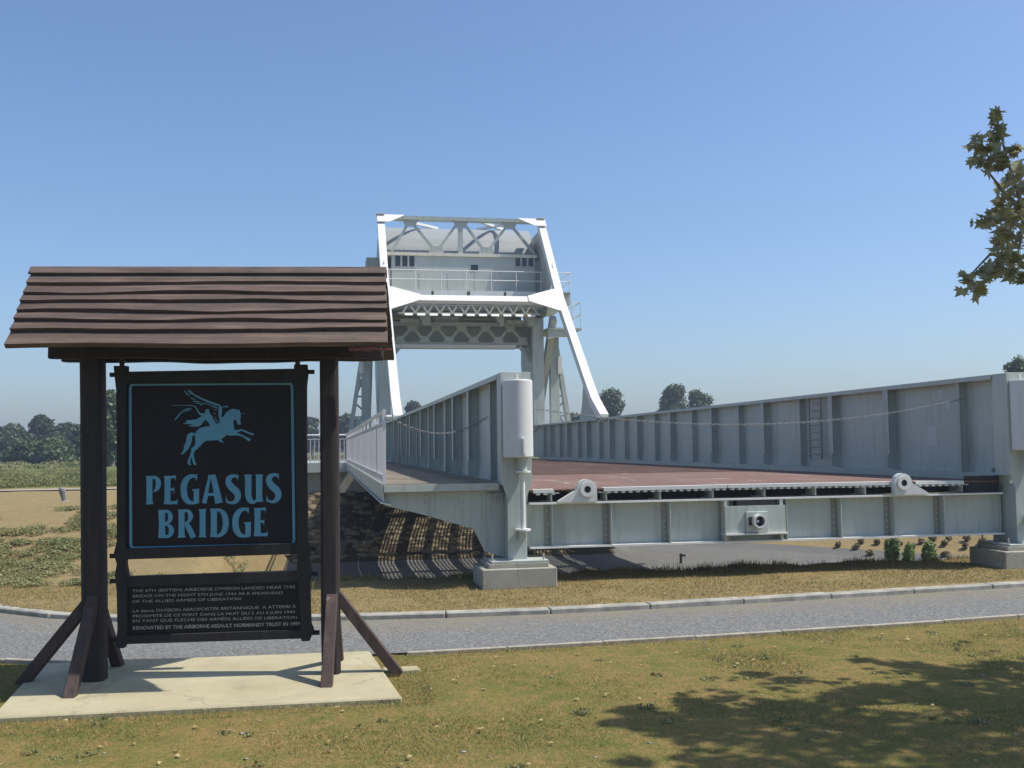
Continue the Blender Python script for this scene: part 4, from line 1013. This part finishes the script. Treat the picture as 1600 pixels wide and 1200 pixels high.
# lower crossbar and corner gussets lie in the plane of the legs (normal up and towards the viewer)
n_leg = Vector((0, -0.69, 0.72)); al = Vector((0, 0.72, 0.69))
c0 = Vector((0, 44.55, 8.43))
cb = B('portal_crossbar', MB().prism([Vector((XL + 0.17, 0, 0)) + c0 - al*0.20, Vector((XR - 0.17, 0, 0)) + c0 - al*0.20, Vector((XR - 0.17, 0, 0)) + c0 + al*0.20, Vector((XL + 0.17, 0, 0)) + c0 + al*0.20], n_leg * 0.16), SW)
for X, s in ((XL, 1), (XR, -1)):
    base = Vector((X, 0, 0)) + c0 + n_leg * 0.18
    B('corner_gusset', MB().prism([base + Vector((s*0.10, 0, 0)) - al*0.95, base + Vector((s*0.10, 0, 0)) + al*0.80, base + Vector((s*0.35, 0, 0)) + al*0.72, base + Vector((s*1.5, 0, 0)) + al*0.20, base + Vector((s*1.5, 0, 0)) - al*0.20], n_leg * 0.02), SW, cb)
# head of the portal
YT = 48.7
hd = B('head_beam', MB().box(XL - 0.17, XR + 0.17, YT - 0.05, YT + 0.35, 12.93, 13.11), ST)
for X, s in ((XL, 1), (XR, -1)):
    o = Vector((X, 48.45, 12.72)) + n_leg * 0.2; sx = Vector((s, 0, 0))
    B('corner_gusset', MB().prism([o - sx*0.19 - al*0.30, o - sx*0.19 + al*0.34, o + sx*1.15 + al*0.34, o + sx*0.40 - al*0.30], n_leg * 0.03), SW, hd)
    B('head_cap', MB().box(X - 0.2, X + 0.2, YT - 0.3, YT + 0.5, 13.115, 13.15), SW, hd)
TRU = B('head_truss', MB().box(XL + 0.2, XR - 0.2, YT - 0.06, YT + 0.2, 11.19, 11.34), M['steel_rust'])
nodes_t = [at(px, 345, YT).x for px in (641, 720, 796)]; nodes_b = [at(px, 392, YT).x for px in (612, 682, 760, 836)]
dz0, dz1 = 11.40, 12.92
for a, c in ((nodes_b[0], nodes_t[0]), (nodes_t[0], nodes_b[1]), (nodes_b[1], nodes_t[1] - 0.1), (nodes_t[1] + 0.1, nodes_b[2]), (nodes_b[2], nodes_t[2]), (nodes_t[2], nodes_b[3])):
    za, zc = (dz0, dz1) if a in nodes_b else (dz1, dz0)
    B('truss_diagonal', MB().bar((a, YT + 0.10, za), (c, YT + 0.10, zc), 0.12, 0.12, up=(0, 1, 0)), ST, TRU)
B('truss_post', MB().box(nodes_t[1] - 0.13, nodes_t[1] + 0.10, YT + 0.03, YT + 0.2, 11.34, 12.92), ST, TRU)
for x in nodes_t: B('gusset_plate', MB().prism([(x - 0.38, YT + 0.025, 12.925), (x + 0.38, YT + 0.025, 12.925), (x + 0.24, YT + 0.025, 12.60), (x - 0.24, YT + 0.025, 12.60)], (0, 0.016, 0)), ST, TRU)
for x in nodes_b[1:3]: B('gusset_plate', MB().prism([(x - 0.36, YT + 0.025, 11.345), (x + 0.36, YT + 0.025, 11.345), (x + 0.30, YT + 0.025, 11.68), (x - 0.30, YT + 0.025, 11.68)], (0, 0.016, 0)), ST, TRU)
# top bracing back from the head to the counterweight
for x0, x1 in ((nodes_t[0] - 0.6, nodes_t[0] + 1.6), (nodes_t[1] + 1.0, nodes_t[1] + 2.6), (nodes_t[2] + 0.4, nodes_t[2] - 1.2)):
    B('top_brace', MB().bar((x0, YT + 0.3, 13.0), (x1, YT + 2.6, 13.1), 0.14, 0.12), SW)
# counterweight: a drum-fronted box between the side plates
prof = [(49.1, 11.2), (49.36, 11.75), (49.64, 12.22), (49.96, 12.6), (50.35, 12.86), (50.8, 12.98), (51.4, 13.02), (53.6, 13.0), (53.6, 11.2)]
B('counterweight', MB().prism([(XL + 0.25, y, z) for y, z in prof], (XR - XL - 0.5, 0, 0)), M['steel_drum'] if 'steel_drum' in M else ST)
for X, s in ((XL, -1), (XR, 1)):
    pl = [(47.9, 11.9), (48.7, 12.6), (50.8, 12.55), (53.0, 11.2), (53.4, 9.3), (52.6, 8.2), (47.6, 8.2), (46.2, 9.9), (46.0, 10.3)]
    sp_ = B('side_plate', MB().prism([(X - 0.02, y, z) for y, z in pl], (0.04, 0, 0)))
    B('side_box', MB().box(min(X + s*0.03, X + s*0.62), max(X + s*0.03, X + s*0.62), 50.0, 51.4, 10.55, 11.3), ST, sp_)
# machinery cabin
CY = 48.72; cz0, cz1 = 9.46, 11.185
cx0, cx1 = at(612, 430, CY).x, at(836, 430, CY).x
CB = B('machinery_cabin', MB().box(cx0, cx1, CY, 53.2, cz0, cz1), M['cabin'] if 'cabin' in M else ST)
for (pa, pb) in ((616, 649), (804, 834)):
    xa, xb = at(pa, 408, CY).x, at(pb, 408, CY).x; za, zb = at(pa, 416, CY).z, at(pa, 399.5, CY).z
    for k in range(3):
        w1 = (xb - xa) / 3
        wn_ = B('window', MB().box(xa + k*w1 + 0.0, xa + (k+1)*w1 - 0.0, CY - 0.03, CY - 0.002, za - 0.04, zb + 0.04), ST, CB)
        B('pane', MB().box(xa + k*w1 + 0.045, xa + (k+1)*w1 - 0.045, CY - 0.034, CY - 0.029, za, zb), M['glass'], CB)
xa, xb = at(736, 418, CY).x, at(747, 418, CY).x; za, zb = at(740, 422.5, CY).z, at(740, 414, CY).z
B('vent', MB().box(xa, xb, CY - 0.02, CY - 0.002, za, zb), M['glass'], CB)
for px in (655, 700, 742, 790):
    x = at(px, 440, CY).x; B('panel_seam', MB().box(x - 0.012, x + 0.012, CY - 0.012, CY - 0.001, cz0 + 0.05, cz0 + 0.9), ST, CB)
B('cabin_sill', MB().box(cx0 - 0.02, cx1 + 0.02, CY - 0.04, CY - 0.003, cz0, cz0 + 0.07), M['steel_rust'], CB)
# gangway in front of the cabin with tube rails
B('cabin_end', MB().box(cx1 + 0.004, cx1 + 0.34, CY + 0.25, 52.9, cz0 + 0.05, cz1 - 0.1), M['cabin'], CB)
GW = B('gangway', MB().box(XL + 0.2, 11.70, 47.5, CY - 0.05, 9.30, 9.36), ST)
for k, (pa, pb) in enumerate(((617, 672), (676, 727), (732, 784), (788, 834))):
    B('gangway_panel', MB().box(at(pa, 458, 48).x, at(pb, 458, 48).x, 47.46, 47.495, 9.08, 9.34), SW, GW)
for z in (9.86, 10.30): B('gangway_rail', MB().tube([(XL + 0.25, 47.55, z), (11.70, 47.55, z)], 0.026, 6), M['rail'], GW)
for x in list(np.arange(XL + 0.35, 11.2, 1.2)) + [11.68]: B('gangway_post', MB().tube([(x, 47.55, 9.36), (x, 47.55, 10.31)], 0.024, 6), M['rail'], GW)
for z in (9.86, 10.30): B('gangway_rail', MB().tube([(11.68, 47.55, z), (11.68, 52.5, z)], 0.026, 6), M['rail'], GW)
B('gangway_end', MB().box(10.75, 11.70, 47.6, 52, 8.75, 9.29), ST, GW)
LG = B('lower_gangway', MB().box(10.7, 12.40, 48.2, 51.5, 7.62, 7.72), ST)
for x, y in ((11.95, 48.25), (12.36, 48.25), (12.36, 51.3)): B('gangway_post', MB().tube([(x, y, 7.72), (x, y, 9.0)], 0.024, 6), M['rail'], LG)
for z in (8.35, 8.97): B('gangway_rail', MB().tube([(11.95, 48.25, z), (12.36, 48.25, z), (12.36, 51.3, z)], 0.022, 6), M['rail'], LG)
B('lower_gangway_bracket', MB().prism([(12.38, 48.25, 7.62), (10.7, 48.25, 7.62), (10.7, 48.25, 7.15), (11.95, 48.25, 7.45)], (0, 0.05, 0)), ST, LG)

# underside of the portal: lattice floor, brackets, cross beam with hexagonal openings
LF = B('floor_lattice', MB().box(XL + 0.6, XR - 0.7, 45.6, 45.7, 8.45, 8.55).box(XL + 0.6, XR - 0.7, 45.6, 45.7, 7.98, 8.05), ST)
x = XL + 0.8
while x < XR - 1.2:
    B('lattice_bar', MB().bar((x, 45.65, 8.03), (x + 0.28, 45.65, 8.47), 0.08, 0.06, up=(0, 1, 0)), ST, LF); B('lattice_bar', MB().bar((x + 0.28, 45.652, 8.47), (x + 0.56, 45.652, 8.03), 0.08, 0.06, up=(0, 1, 0)), ST, LF)
    B('lit_floor_dash', MB().prism([(x + 0.08, 45.5, 7.90), (x + 0.44, 45.5, 7.90), (x + 0.44, 45.62, 8.02), (x + 0.08, 45.62, 8.02)], (0, 0.01, -0.02)), SW, LF); x += 0.56  # white dashes standing for sunlit floor seen behind the lattice
for y in np.arange(46.2, 49, 0.55): B('floor_plank', MB().box(XL + 0.2, XR - 0.2, y, y + 0.34, 8.60, 8.66), ST, LF)
YP_ = 49.4
PB = B('portal_beam', MB().box(XL + 0.25, XR - 0.25, 50.1, 50.7, 6.92, 8.06), ST)
B('beam_chord', MB().box(XL + 0.2, XR - 0.25, YP_, YP_ + 0.5, 7.90, 8.08), ST, PB)
B('beam_chord', MB().box(XL + 0.2, XR - 0.5, YP_, YP_ + 0.5, 7.0, 7.10), ST, PB)
B('beam_chord', MB().box(XL + 0.2, at(806, 540, YP_).x, YP_ - 0.1, YP_ + 0.5, 6.80, 6.98), SW, PB)
ctop = [at(px, 515, YP_).x for px in (644, 682, 721, 758.5, 797)]; cbot = [at(px, 528, YP_).x for px in (625, 663.5, 701.5, 740, 778.5, 817)]
for i in range(5):
    for a, c in ((cbot[i], ctop[i]), (ctop[i], cbot[i+1])):
        za, zc = (7.13, 7.88) if a in cbot else (7.88, 7.13)
        B('beam_diagonal', MB().bar((a, YP_ + 0.04, za), (c, YP_ + 0.04, zc), 0.13, 0.06, up=(0, 1, 0)), ST, PB)
for x in ctop: B('gusset_plate', MB().prism([(x - 0.27, YP_ - 0.015, 7.90), (x + 0.27, YP_ - 0.015, 7.90), (x + 0.17, YP_ - 0.015, 7.62), (x - 0.17, YP_ - 0.015, 7.62)], (0, 0.012, 0)), ST, PB)
for x in cbot: B('gusset_plate', MB().prism([(x - 0.27, YP_ - 0.015, 7.08), (x + 0.27, YP_ - 0.015, 7.08), (x + 0.17, YP_ - 0.015, 7.38), (x - 0.17, YP_ - 0.015, 7.38)], (0, 0.012, 0)), ST, PB)
for (pa, pb) in ((652, 674), (771, 789), (816, 836)):
    x0, x1 = at(pa, 490, 48.5).x, at(pb, 490, 48.5).x
    B('hanging_bracket', MB().prism([(x0, 48.5, 8.55), (x1, 48.5, 8.55), (x1 - 0.05, 48.5, 7.82), (x0 + 0.32, 48.5, 7.82)], (0, 0.5, 0)))
B('back_beam', MB().box(XL + 0.25, XR - 0.25, 52.6, 53.1, 7.75, 9.2))
B('drive_shaft', MB().tube([(XL + 0.3, 50.2, 8.2), (XR - 0.3, 50.2, 8.2)], 0.09, 10))
B('gear_case', MB().box(5.2, 6.6, 49.6, 51.2, 7.95, 8.5), ST, bevel=0.12)
B('floor_panel', MB().box(6.9, 8.3, 49.3, 51.6, 8.40, 8.46).box(3.4, 4.4, 49.3, 51.6, 8.40, 8.46))
for z, (pa, pb) in ((8.0, (625, 655)), (8.0, (790, 822)), (8.35, (625, 655)), (8.35, (785, 820))):
    B('cross_tie', MB().box(at(pa, 500, 49.1).x, at(pb, 500, 49.1).x, 49.0, 49.15, z, z + 0.16))
# main posts of the rolling frame, webs of the rolling segments and knee braces
for X, s in ((XL, 1), (XR, -1)):
    po = B('portal_post', MB().box(X - 0.10 - (0.35 if s < 0 else 0.0), X + 0.10 + (0.35 if s > 0 else 0.0), 48.7, 49.2, 3.0, 8.25))
    seg = [(49.3, 3.0), (49.3, 8.2), (53.2, 8.2), (53.8, 7.4)] + [(47.2 + 7.0 * math.cos(t), 8.0 + 6.3 * math.sin(t)) for t in np.linspace(-0.25, -1.0, 8)]
    B('rolling_segment', MB().prism([(X - 0.03, y, z) for y, z in seg], (0.06, 0, 0)), parent=po)
    B('knee_brace', MB().bar((X - (0.2 if s < 0 else -0.2), 49.35, 5.95), (X + s*1.0, 49.35, 6.9), 0.16, 0.08, up=(0, 1, 0)), parent=po)
    B('knee_gusset', MB().prism([(X + s*0.25, 49.4, 6.85), (X + s*1.0, 49.4, 6.85), (X + s*0.25, 49.4, 6.0)], (0, 0.02, 0)), parent=po)
    # inclined stay inside the frame, running down and back
    B('rear_stay', MB().bar((X - 0.5 * s, 48.3, 8.2), (X - 0.5 * s, 52.4, 3.1), 0.42, 0.3, up=(1, 0, 0.01)))
# fixed side towers (stand on the abutment, outside the rolling frame)
def tower(X, s, label):
    T = empty('side_tower', (X, 50.2, 0.9), 0, label, 'tower', 'braced steel towers beside the rolling frame')
    def P(px, z): return px
    B('tower_post', MB().box(-0.22, 0.22, -0.2, 0.2, 0, 7.0), ST, T)
    foot, top = s * 1.05, s * 0.10
    B('tower_leg', MB().bar((foot, -0.1, 0), (top, -0.1, 6.2), 0.20, 0.22, up=(0, 1, 0)), ST, T)
    zs = [1.0, 1.6, 2.6, 3.6, 4.4, 5.1]
    for k, z in enumerate(zs):
        xx = foot + (top - foot) * z / 6.2; B('tower_rung', MB().bar((s*0.2, -0.1, z), (xx, -0.1, z), 0.09, 0.10, up=(0, 1, 0)), ST, T)
    for (za, zb_) in ((1.6, 2.6), (3.6, 4.4), (0.0, 1.0)):
        xx = foot + (top - foot) * za / 6.2; B('tower_diagonal', MB().bar((xx, -0.08, za), (s*0.2, -0.08, zb_), 0.12, 0.10, up=(0, 1, 0)), ST, T)
    B('tower_base', MB().box(-0.5, 0.5, -0.5, 0.5, -0.4, 0.0), M['concrete'], T)
    B('tower_lacing', MB().bar((s*0.95, 0.3, 0.2), (s*0.12, 0.3, 6.4), 0.12, 0.14, up=(0, 1, 0)), ST, T)
    for z in (0.8, 1.9, 3.0, 4.1, 5.2): B('tower_rung', MB().bar((s*0.2, 0.3, z), (s*(0.95 - 0.83*(z - 0.2)/6.2), 0.3, z + 0.35), 0.08, 0.08, up=(0, 1, 0)), ST, T)
    B('lamp_box', MB().box(s*0.24 - 0.1, s*0.24 + 0.1, -0.3, -0.12, 4.7, 5.6), SW, T)
    return T
tower(at(572, 600, 50.2).x, -1, 'braced steel tower seen between the right sign post and the white portal leg')
tower(at(866, 600, 50.2).x, 1, 'braced steel tower under the right portal leg, beside the end post cylinder')
# buff coloured abutment ground behind is terrain
# ================================================================ TREES AND PLANTS
def tree(name, x, y, z0, h, wd, mat, label, grp, n=5000, leaf=0.35, lobes=9, trunk=0.3, seed=1, base=0.18):
    g_ = empty(name, (x, y, z0), 0, label, 'tree', grp)
    rs = np.random.default_rng(seed); C, Rr = [], []
    for k in range(lobes):
        t = rs.uniform(0, 1); zz = h * (base + (0.93 - base) * t); rr = wd / 2 * (0.75 + 0.35 * math.sin(min(1, (1 - t) * 1.25) * 3.1)) * 0.62
        a = rs.uniform(0, 6.28); d = wd / 2 * rs.uniform(0.1, 0.75) * (1 - 0.55 * t)
        C.append((math.cos(a) * d, math.sin(a) * d, zz)); q = rr * rs.uniform(0.55, 0.95); Rr.append((q, q, q * rs.uniform(0.6, 0.9)))
    C.append((0, 0, h * 0.86)); Rr.append((wd * .2, wd * .2, h * .14))
    leaf_cloud('crown', C, Rr, n, leaf, mat, g_)
    mb = MB(); mb.tube([(0, 0, -0.3), (0.05, 0, h * 0.3), (0.0, 0.05, h * 0.75)], [trunk, trunk * 0.8, trunk * 0.3], 8)
    for k in range(5):
        a = rs.uniform(0, 6.28); mb.tube([(0, 0, h * rs.uniform(.25, .5)), (math.cos(a) * wd * .2, math.sin(a) * wd * .2, h * .6), (math.cos(a) * wd * .33, math.sin(a) * wd * .33, h * .75)], [trunk * .45, trunk * .3, trunk * .1], 6)
    mb.build('trunk', M['bark'], g_, smooth=True); return g_
def tree_px(pxc, ptop, pxw, dist, mat, label, grp, z0=0.95, name='hedgerow_tree', **kw):
    p = at(pxc, ptop, dist); wd = pxw * dist / 1600 * 1.55
    return tree(name, p.x, dist, z0, p.z - z0, wd, mat, label, grp, **kw)
G1 = 'trees along the far hedge on the left'
hedge = [(0, 684, 60, 118, 'leaf_dark', 'low dark hedge tree at the left edge of the photo'),
         (28, 672, 50, 122, 'leaf_dark', 'second dark hedge tree from the left edge, rounded'),
         (64, 648, 34, 128, 'leaf_dark', 'tallest hedge tree, dome shaped, left of the thick sign post'),
         (100, 662, 40, 126, 'leaf_dark', 'flat topped hedge tree right of the dome shaped one'),
         (122, 664, 26, 105, 'leaf_mid', 'pointed green tree just left of the thick sign post'),
         (45, 693, 50, 98, 'leaf_mid', 'low bushy tree in front of the dome shaped hedge tree'),
         (88, 692, 50, 96, 'leaf_mid', 'small bushy tree in front of the hedge, near the marker stone')]
for i, (a, b2, c, d, mt, lb) in enumerate(hedge): tree_px(a, b2, c, d, M[mt], lb, G1, n=11000, leaf=0.30, seed=i + 3, base=0.05, lobes=10)
tree_px(174, 612, 40, 72, M['leaf_mid'], 'tall slim green tree between thick sign post and hanging board', G1, n=9000, leaf=0.24, seed=21, base=0.05, lobes=24)
G2 = 'distant trees behind the platform railing'
for i, (a, b2, c, lb) in enumerate(((488, 653, 34, 'distant round tree between the hanging board and right sign post'),
                            (541, 652, 40, 'distant tree behind the lattice of the left side tower'),
                            (580, 668, 40, 'low distant tree behind the white walkway railing'),
                            (645, 627, 40, 'distant dark tree rising above the left girder beside the portal leg'))):
    tree_px(a, b2, c, 150, M['leaf_dark'], lb, G2, name='distant_tree', n=4200, leaf=0.45, seed=40 + i, base=0.1)
G3 = 'trees beyond the right girder'
tree_px(954, 607, 46, 112, M['leaf_mid'], 'single round tree right beside the foot of the portal leg', G3, name='round_tree', n=8000, leaf=0.26, seed=81, base=0.2, lobes=12)
tree_px(1052, 603, 48, 118, M['leaf_mid'], 'left and taller one of the two joined trees above the right girder', G3, name='round_tree', n=8000, leaf=0.28, seed=82, base=0.25, lobes=12)
tree_px(1087, 608, 44, 119, M['leaf_mid'], 'right and lower one of the two joined trees above the right girder', G3, name='round_tree', n=7000, leaf=0.28, seed=83, base=0.25, lobes=12)
tree_px(902, 648, 36, 125, M['leaf_dark'], 'low tree seen through the right side tower lattice', G3, name='round_tree', n=3000, leaf=0.35, seed=84, base=0.2)
tree_px(1590, 557, 46, 62, M['leaf_mid'], 'light green tree top above the far right end of the girder', G3, name='round_tree', n=6000, leaf=0.16, seed=85, base=0.3)
# far wood closing the view
C, Rr = [], []
for k in range(90):
    x = -240 + k * 6.2 + RNG.uniform(-2, 2); y = 255 + RNG.uniform(-12, 12); hh = RNG.uniform(3.5, 6.0); C.append((x, y, 1 + hh * 0.45)); Rr.append((5.5, 5, hh * 0.55))
tag(leaf_cloud('far_wood', C, Rr, 60000, 0.7, M['leaf_dark']), kind='stuff')

# plane tree standing right of the picture: its low branch hangs in, its crown shades the lawn
def maple_leaf():
    pts = [(0, -0.12), (0.30, -0.20), (0.26, -0.02), (0.55, 0.10), (0.36, 0.22), (0.42, 0.46), (0.18, 0.38), (0.0, 0.85), (-0.18, 0.38), (-0.42, 0.46), (-0.36, 0.22), (-0.55, 0.10), (-0.26, -0.02), (-0.30, -0.20)]
    return np.array([(x, y, 0.16 * abs(x) - 0.08 * y * y) for x, y in pts])
def leaves(name, P, size, mat, parent):
    T = maple_leaf(); n = len(P); k = len(T)
    nn = RNG.normal(0, 0.55, (n, 3)); nn[:, 2] += 0.75; nn /= np.linalg.norm(nn, axis=1)[:, None]
    t = RNG.normal(0, 1, (n, 3)); t[:, 2] -= 0.7; t = t - nn * (t * nn).sum(1)[:, None]; t /= np.linalg.norm(t, axis=1)[:, None]; bt = np.cross(nn, t)
    s = size * RNG.uniform(0.6, 1.2, (n, 1, 1))
    V = P[:, None, :] + s * (T[None, :, 0:1] * bt[:, None] + T[None, :, 1:2] * t[:, None] + T[None, :, 2:3] * nn[:, None])
    return link(name, raw_mesh(name, V.reshape(-1, 3), np.arange(n * k).reshape(-1, k), k), mat, parent)
PT = empty('plane_tree', (11.2, 6.4, 0), 0, 'leafy plane tree branch reaching into the sky at the right edge', 'tree')
def loc(p): return Vector(p) - Vector((11.2, 6.4, 0))
# clumps of the hanging branch (seen against the sky)
br = [(1556, 195, 13), (1551, 215, 15), (1523, 222, 13), (1540, 238, 18), (1558, 240, 18), (1528, 256, 15), (1545, 262, 18), (1565, 258, 16), (1583, 238, 12), (1590, 262, 14), (1580, 280, 14), (1592, 295, 18), (1575, 298, 13),
      (1567, 322, 15), (1552, 335, 13), (1539, 342, 17), (1556, 345, 16), (1577, 338, 13), (1590, 325, 14), (1596, 345, 14), (1572, 360, 14), (1558, 380, 12), (1578, 382, 17), (1595, 375, 14), (1568, 398, 12), (1585, 402, 14),
      (1508, 434, 10), (1523, 446, 15), (1535, 430, 15), (1548, 424, 14), (1530, 455, 10), (1556, 415, 11), (1562, 426, 11), (1580, 424, 8), (1598, 432, 9), (1600, 410, 14), (1559, 178, 7)]
LP = []; dist = 6.9
for (px, py, r_) in br:
    c = at(px, py, dist + RNG.uniform(-0.35, 0.35)); rr = r_ * 7.2 / 1600
    nleaf = int(3 + r_ * 0.5); q = RNG.normal(0, 0.48, (nleaf, 3)) * rr; LP.append(np.array(loc(c)) + q)
n_extra = 0
while n_extra < 60:
    x, y, z = RNG.uniform(6.0, 11.5), RNG.uniform(5.6, 7.7), RNG.uniform(2.9, 6.2)
    if 0.983 * x - 0.181 * y < 0.535 * (0.181 * x + 0.983 * y): continue
    n_extra += 1; LP.append(np.array(loc((x, y, z))) + RNG.normal(0, 0.13, (16, 3)))
LP = np.concatenate(LP); leaves('branch_leaves', LP, 0.112, M['leaf_plane'], PT)
# crown, placed high above and right of the picture
CR = []
sh = [(2.12, 7.26, .13), (2.3, 7.55, .16), (2.35, 7.2, .2), (2.55, 6.9, .3), (2.85, 7.6, .12), (1.9, 6.35, .10), (2.45, 6.2, .3), (2.95, 7.15, .38), (3.4, 7.45, .22), (3.05, 6.4, .5), (3.7, 8.5, .10), (3.85, 8.22, .13), (3.65, 7.15, .45), (4.05, 7.6, .25), (3.9, 6.5, .65), (4.4, 7.65, .36), (4.85, 8.75, .13), (5.1, 8.5, .2), (5.2, 8.15, .3), (4.9, 7.4, .5), (4.9, 6.6, .7), (5.6, 8.1, .35), (6.0, 8.3, .22), (5.8, 7.4, .7), (6.0, 6.6, .9), (6.8, 7.9, .65), (7, 6.8, 1.0), (3, 5.6, .6), (4.3, 5.5, .9), (5.7, 5.4, 1.0), (7.9, 7.3, 1.1), (8.2, 6.0, 1.2), (6.8, 5, 1.1), (5.2, 4.6, .9), (3.7, 4.7, .7)]
for (x, y, r_) in sh:
    z = RNG.uniform(6.3, 8.4) if r_ > 0.3 else RNG.uniform(6.0, 6.7)
    c = Vector((x, y, 0)) + S * (z / S.z); n = int(640 * r_ ** 1.7) + 14
    d = RNG.normal(0, 1, (n, 3)); d /= np.linalg.norm(d, axis=1)[:, None]; q = d * (RNG.uniform(0.1, 1, n) ** 0.5)[:, None] * np.array([r_, r_, r_ * 0.8])
    CR.append(np.array(loc(c)) + q)
leaves('crown', np.concatenate(CR), 0.15, M['leaf_plane'], PT)
mb = MB(); mb.tube([(0, 0, -0.2), (0.05, -0.1, 2.2), (-0.1, 0.0, 4.6), (-0.3, 0.1, 7.5)], [0.26, 0.21, 0.17, 0.06], 12)
for (x, y, r_) in sh:
    if r_ < 0.5: continue
    c = loc(Vector((x, y, 0)) + S * (7.4 / S.z)); a = Vector((-0.08, 0, 4.4)); mb.tube([a, a.lerp(c, 0.5) + Vector((0, 0, 0.25)), c], [0.06, 0.04, 0.012], 6)
tip = loc(at(1510, 436, dist)); mid = loc(at(1600, 330, dist)); a = Vector((0.02, 0, 3.4))
mb.tube([a, a.lerp(mid, 0.6) + Vector((0, 0, 0.2)), mid], [0.07, 0.045, 0.022], 7)
for e in ((1510, 436), (1535, 345), (1530, 250), (1556, 185), (1590, 400)): 
    t = loc(at(*e, dist)); mb.tube([mid, mid.lerp(t, 0.5) + Vector((0, 0, -0.03)), t], [0.018, 0.011, 0.004], 5)
mb.build('trunk', M['bark'], PT, smooth=True)

# shrubs and tufts on the mulch slope seen under the bridge
def plant(name, px, py, wpx, hpx, mat, label, cat, grp, n, leaf):
    d = ray(px, py); t = None
    for Y in np.arange(16, 60, 0.05):
        p = np.array([0, 0, EYE]) + d * (Y / d[1])
        if Y > 22 and p[2] < gz(p[0], p[1]): t = p; break
    if t is None: return
    k = math.hypot(t[0], t[1]) / 1600; root = empty(name, (t[0], t[1], gz(t[0], t[1])), 0, label, cat, grp)
    w2, h = wpx * k / 2, hpx * k * (1.25 if cat == 'shrub' else 1.0)
    C = [(RNG.uniform(-.5, .5) * w2, RNG.uniform(-.5, .5) * w2, h * RNG.uniform(.3, .7)) for _ in range(6)]; Rr = [(w2 * .5, w2 * .5, h * .36)] * 6
    leaf_cloud('foliage', C, Rr, n, leaf, mat, root)
    mb = MB()
    for q in range(5):
        a = RNG.uniform(0, 6.28); mb.tube([(0, 0, -0.05), (math.cos(a) * w2 * .5, math.sin(a) * w2 * .5, h * .6)], [0.012, 0.004], 5)
    mb.build('stem', M['bark'], root)
for (px, py, w_, h_, lb) in ((1394, 880, 25, 36, 'tallest bright green shrub under the right part of the bridge'), (1422, 882, 20, 28, 'middle one of three bright green shrubs on the mulch slope'), (1452, 882, 22, 26, 'rightmost bright green shrub on the mulch slope under the bridge')):
    plant('green_shrub', px, py, w_, h_, M['leaf_shrub'], lb, 'shrub', 'bright green shrubs under the bridge', 1600, 0.075)
tf_ = [(1310, 856), (1337, 858), (1360, 868), (1362, 880), (1372, 851), (1425, 858), (1440, 850), (1458, 846), (1477, 853), (1482, 846), (1512, 846), (1510, 858), (1478, 870), (1488, 880), (1535, 850), (1405, 853), (1345, 850)]
for px, py in tf_: plant('low_tuft', px, py, 12, 8, M['leaf_tuft'], 'low dull planted tuft among rows on the tan mulch slope', 'plant', 'planted tufts on the mulch slope', 220, 0.07)
# stake in the gravel under the deck
d = ray(1064, 880); Y = next(Y for Y in np.arange(24, 40, 0.05) if (EYE + d[2] * Y / d[1]) < gz(d[0] * Y / d[1], Y)); p = np.array([0, 0, EYE]) + d * (Y / d[1])
sk = empty('marker_stake', p, 0, 'short dark stake with a small arm in the gravel under the deck', 'stake')
B('stake', MB().box(-0.03, 0.03, -0.03, 0.03, -0.1, 0.28), M['post'], sk, bevel=0.004); B('arm', MB().box(0.032, 0.14, -0.02, 0.02, 0.19, 0.25), M['post'], sk, bevel=0.003)
# leaning marker stone on the left plateau
d = ray(99, 784); Y = next(Y for Y in np.arange(20, 60, 0.05) if (EYE + d[2] * Y / d[1]) < gz(d[0] * Y / d[1], Y)); p = np.array([0, 0, EYE]) + d * (Y / d[1])
ms = empty('marker_stone', p, 0, 'small grey leaning marker stone on the bare tan field', 'stone'); k = Y / 1600
rough = MB(); vv = []; ff = []
for i, (z, r0, dx) in enumerate(((0, 4.2, 1), (4, 3.8, 1), (9, 4.4, 0), (15, 5.0, -1.2), (19, 4.2, -2.2), (21, 2.0, -2.8))):
    for q in range(8): a = q * math.pi / 4; vv.append(((dx + r0 * math.cos(a) * RNG.uniform(.9, 1.1)) * k, r0 * 0.7 * math.sin(a) * k, z * k))
for i in range(5):
    for q in range(8): ff.append((i*8+q, i*8+(q+1) % 8, i*8+8+(q+1) % 8, i*8+8+q))
ff.append(tuple(40 + q for q in range(8))); rough.add(vv, ff); rough.build('stone', M['marker'], ms)
B('stone_base', MB().box(-4*k, 6*k, -4*k, 4*k, -0.1, 0.02), M['concrete'], ms, bevel=0.01)

# ================================================================ summer haze
m = bpy.data.materials.new('thin summer haze'); m.use_nodes = True; nt = m.node_tree; nt.nodes.clear()
pv_ = nt.nodes.new('ShaderNodeVolumePrincipled'); pv_.inputs['Density'].default_value = 0.0010; pv_.inputs['Color'].default_value = (0.72, 0.82, 1.0, 1); pv_.inputs['Anisotropy'].default_value = 0.2
mo = nt.nodes.new('ShaderNodeOutputMaterial'); nt.links.new(pv_.outputs[0], mo.inputs['Volume'])
tag(MB().box(-430, 720, -70, 950, -3.5, 15.0).build('haze', m), kind='stuff')
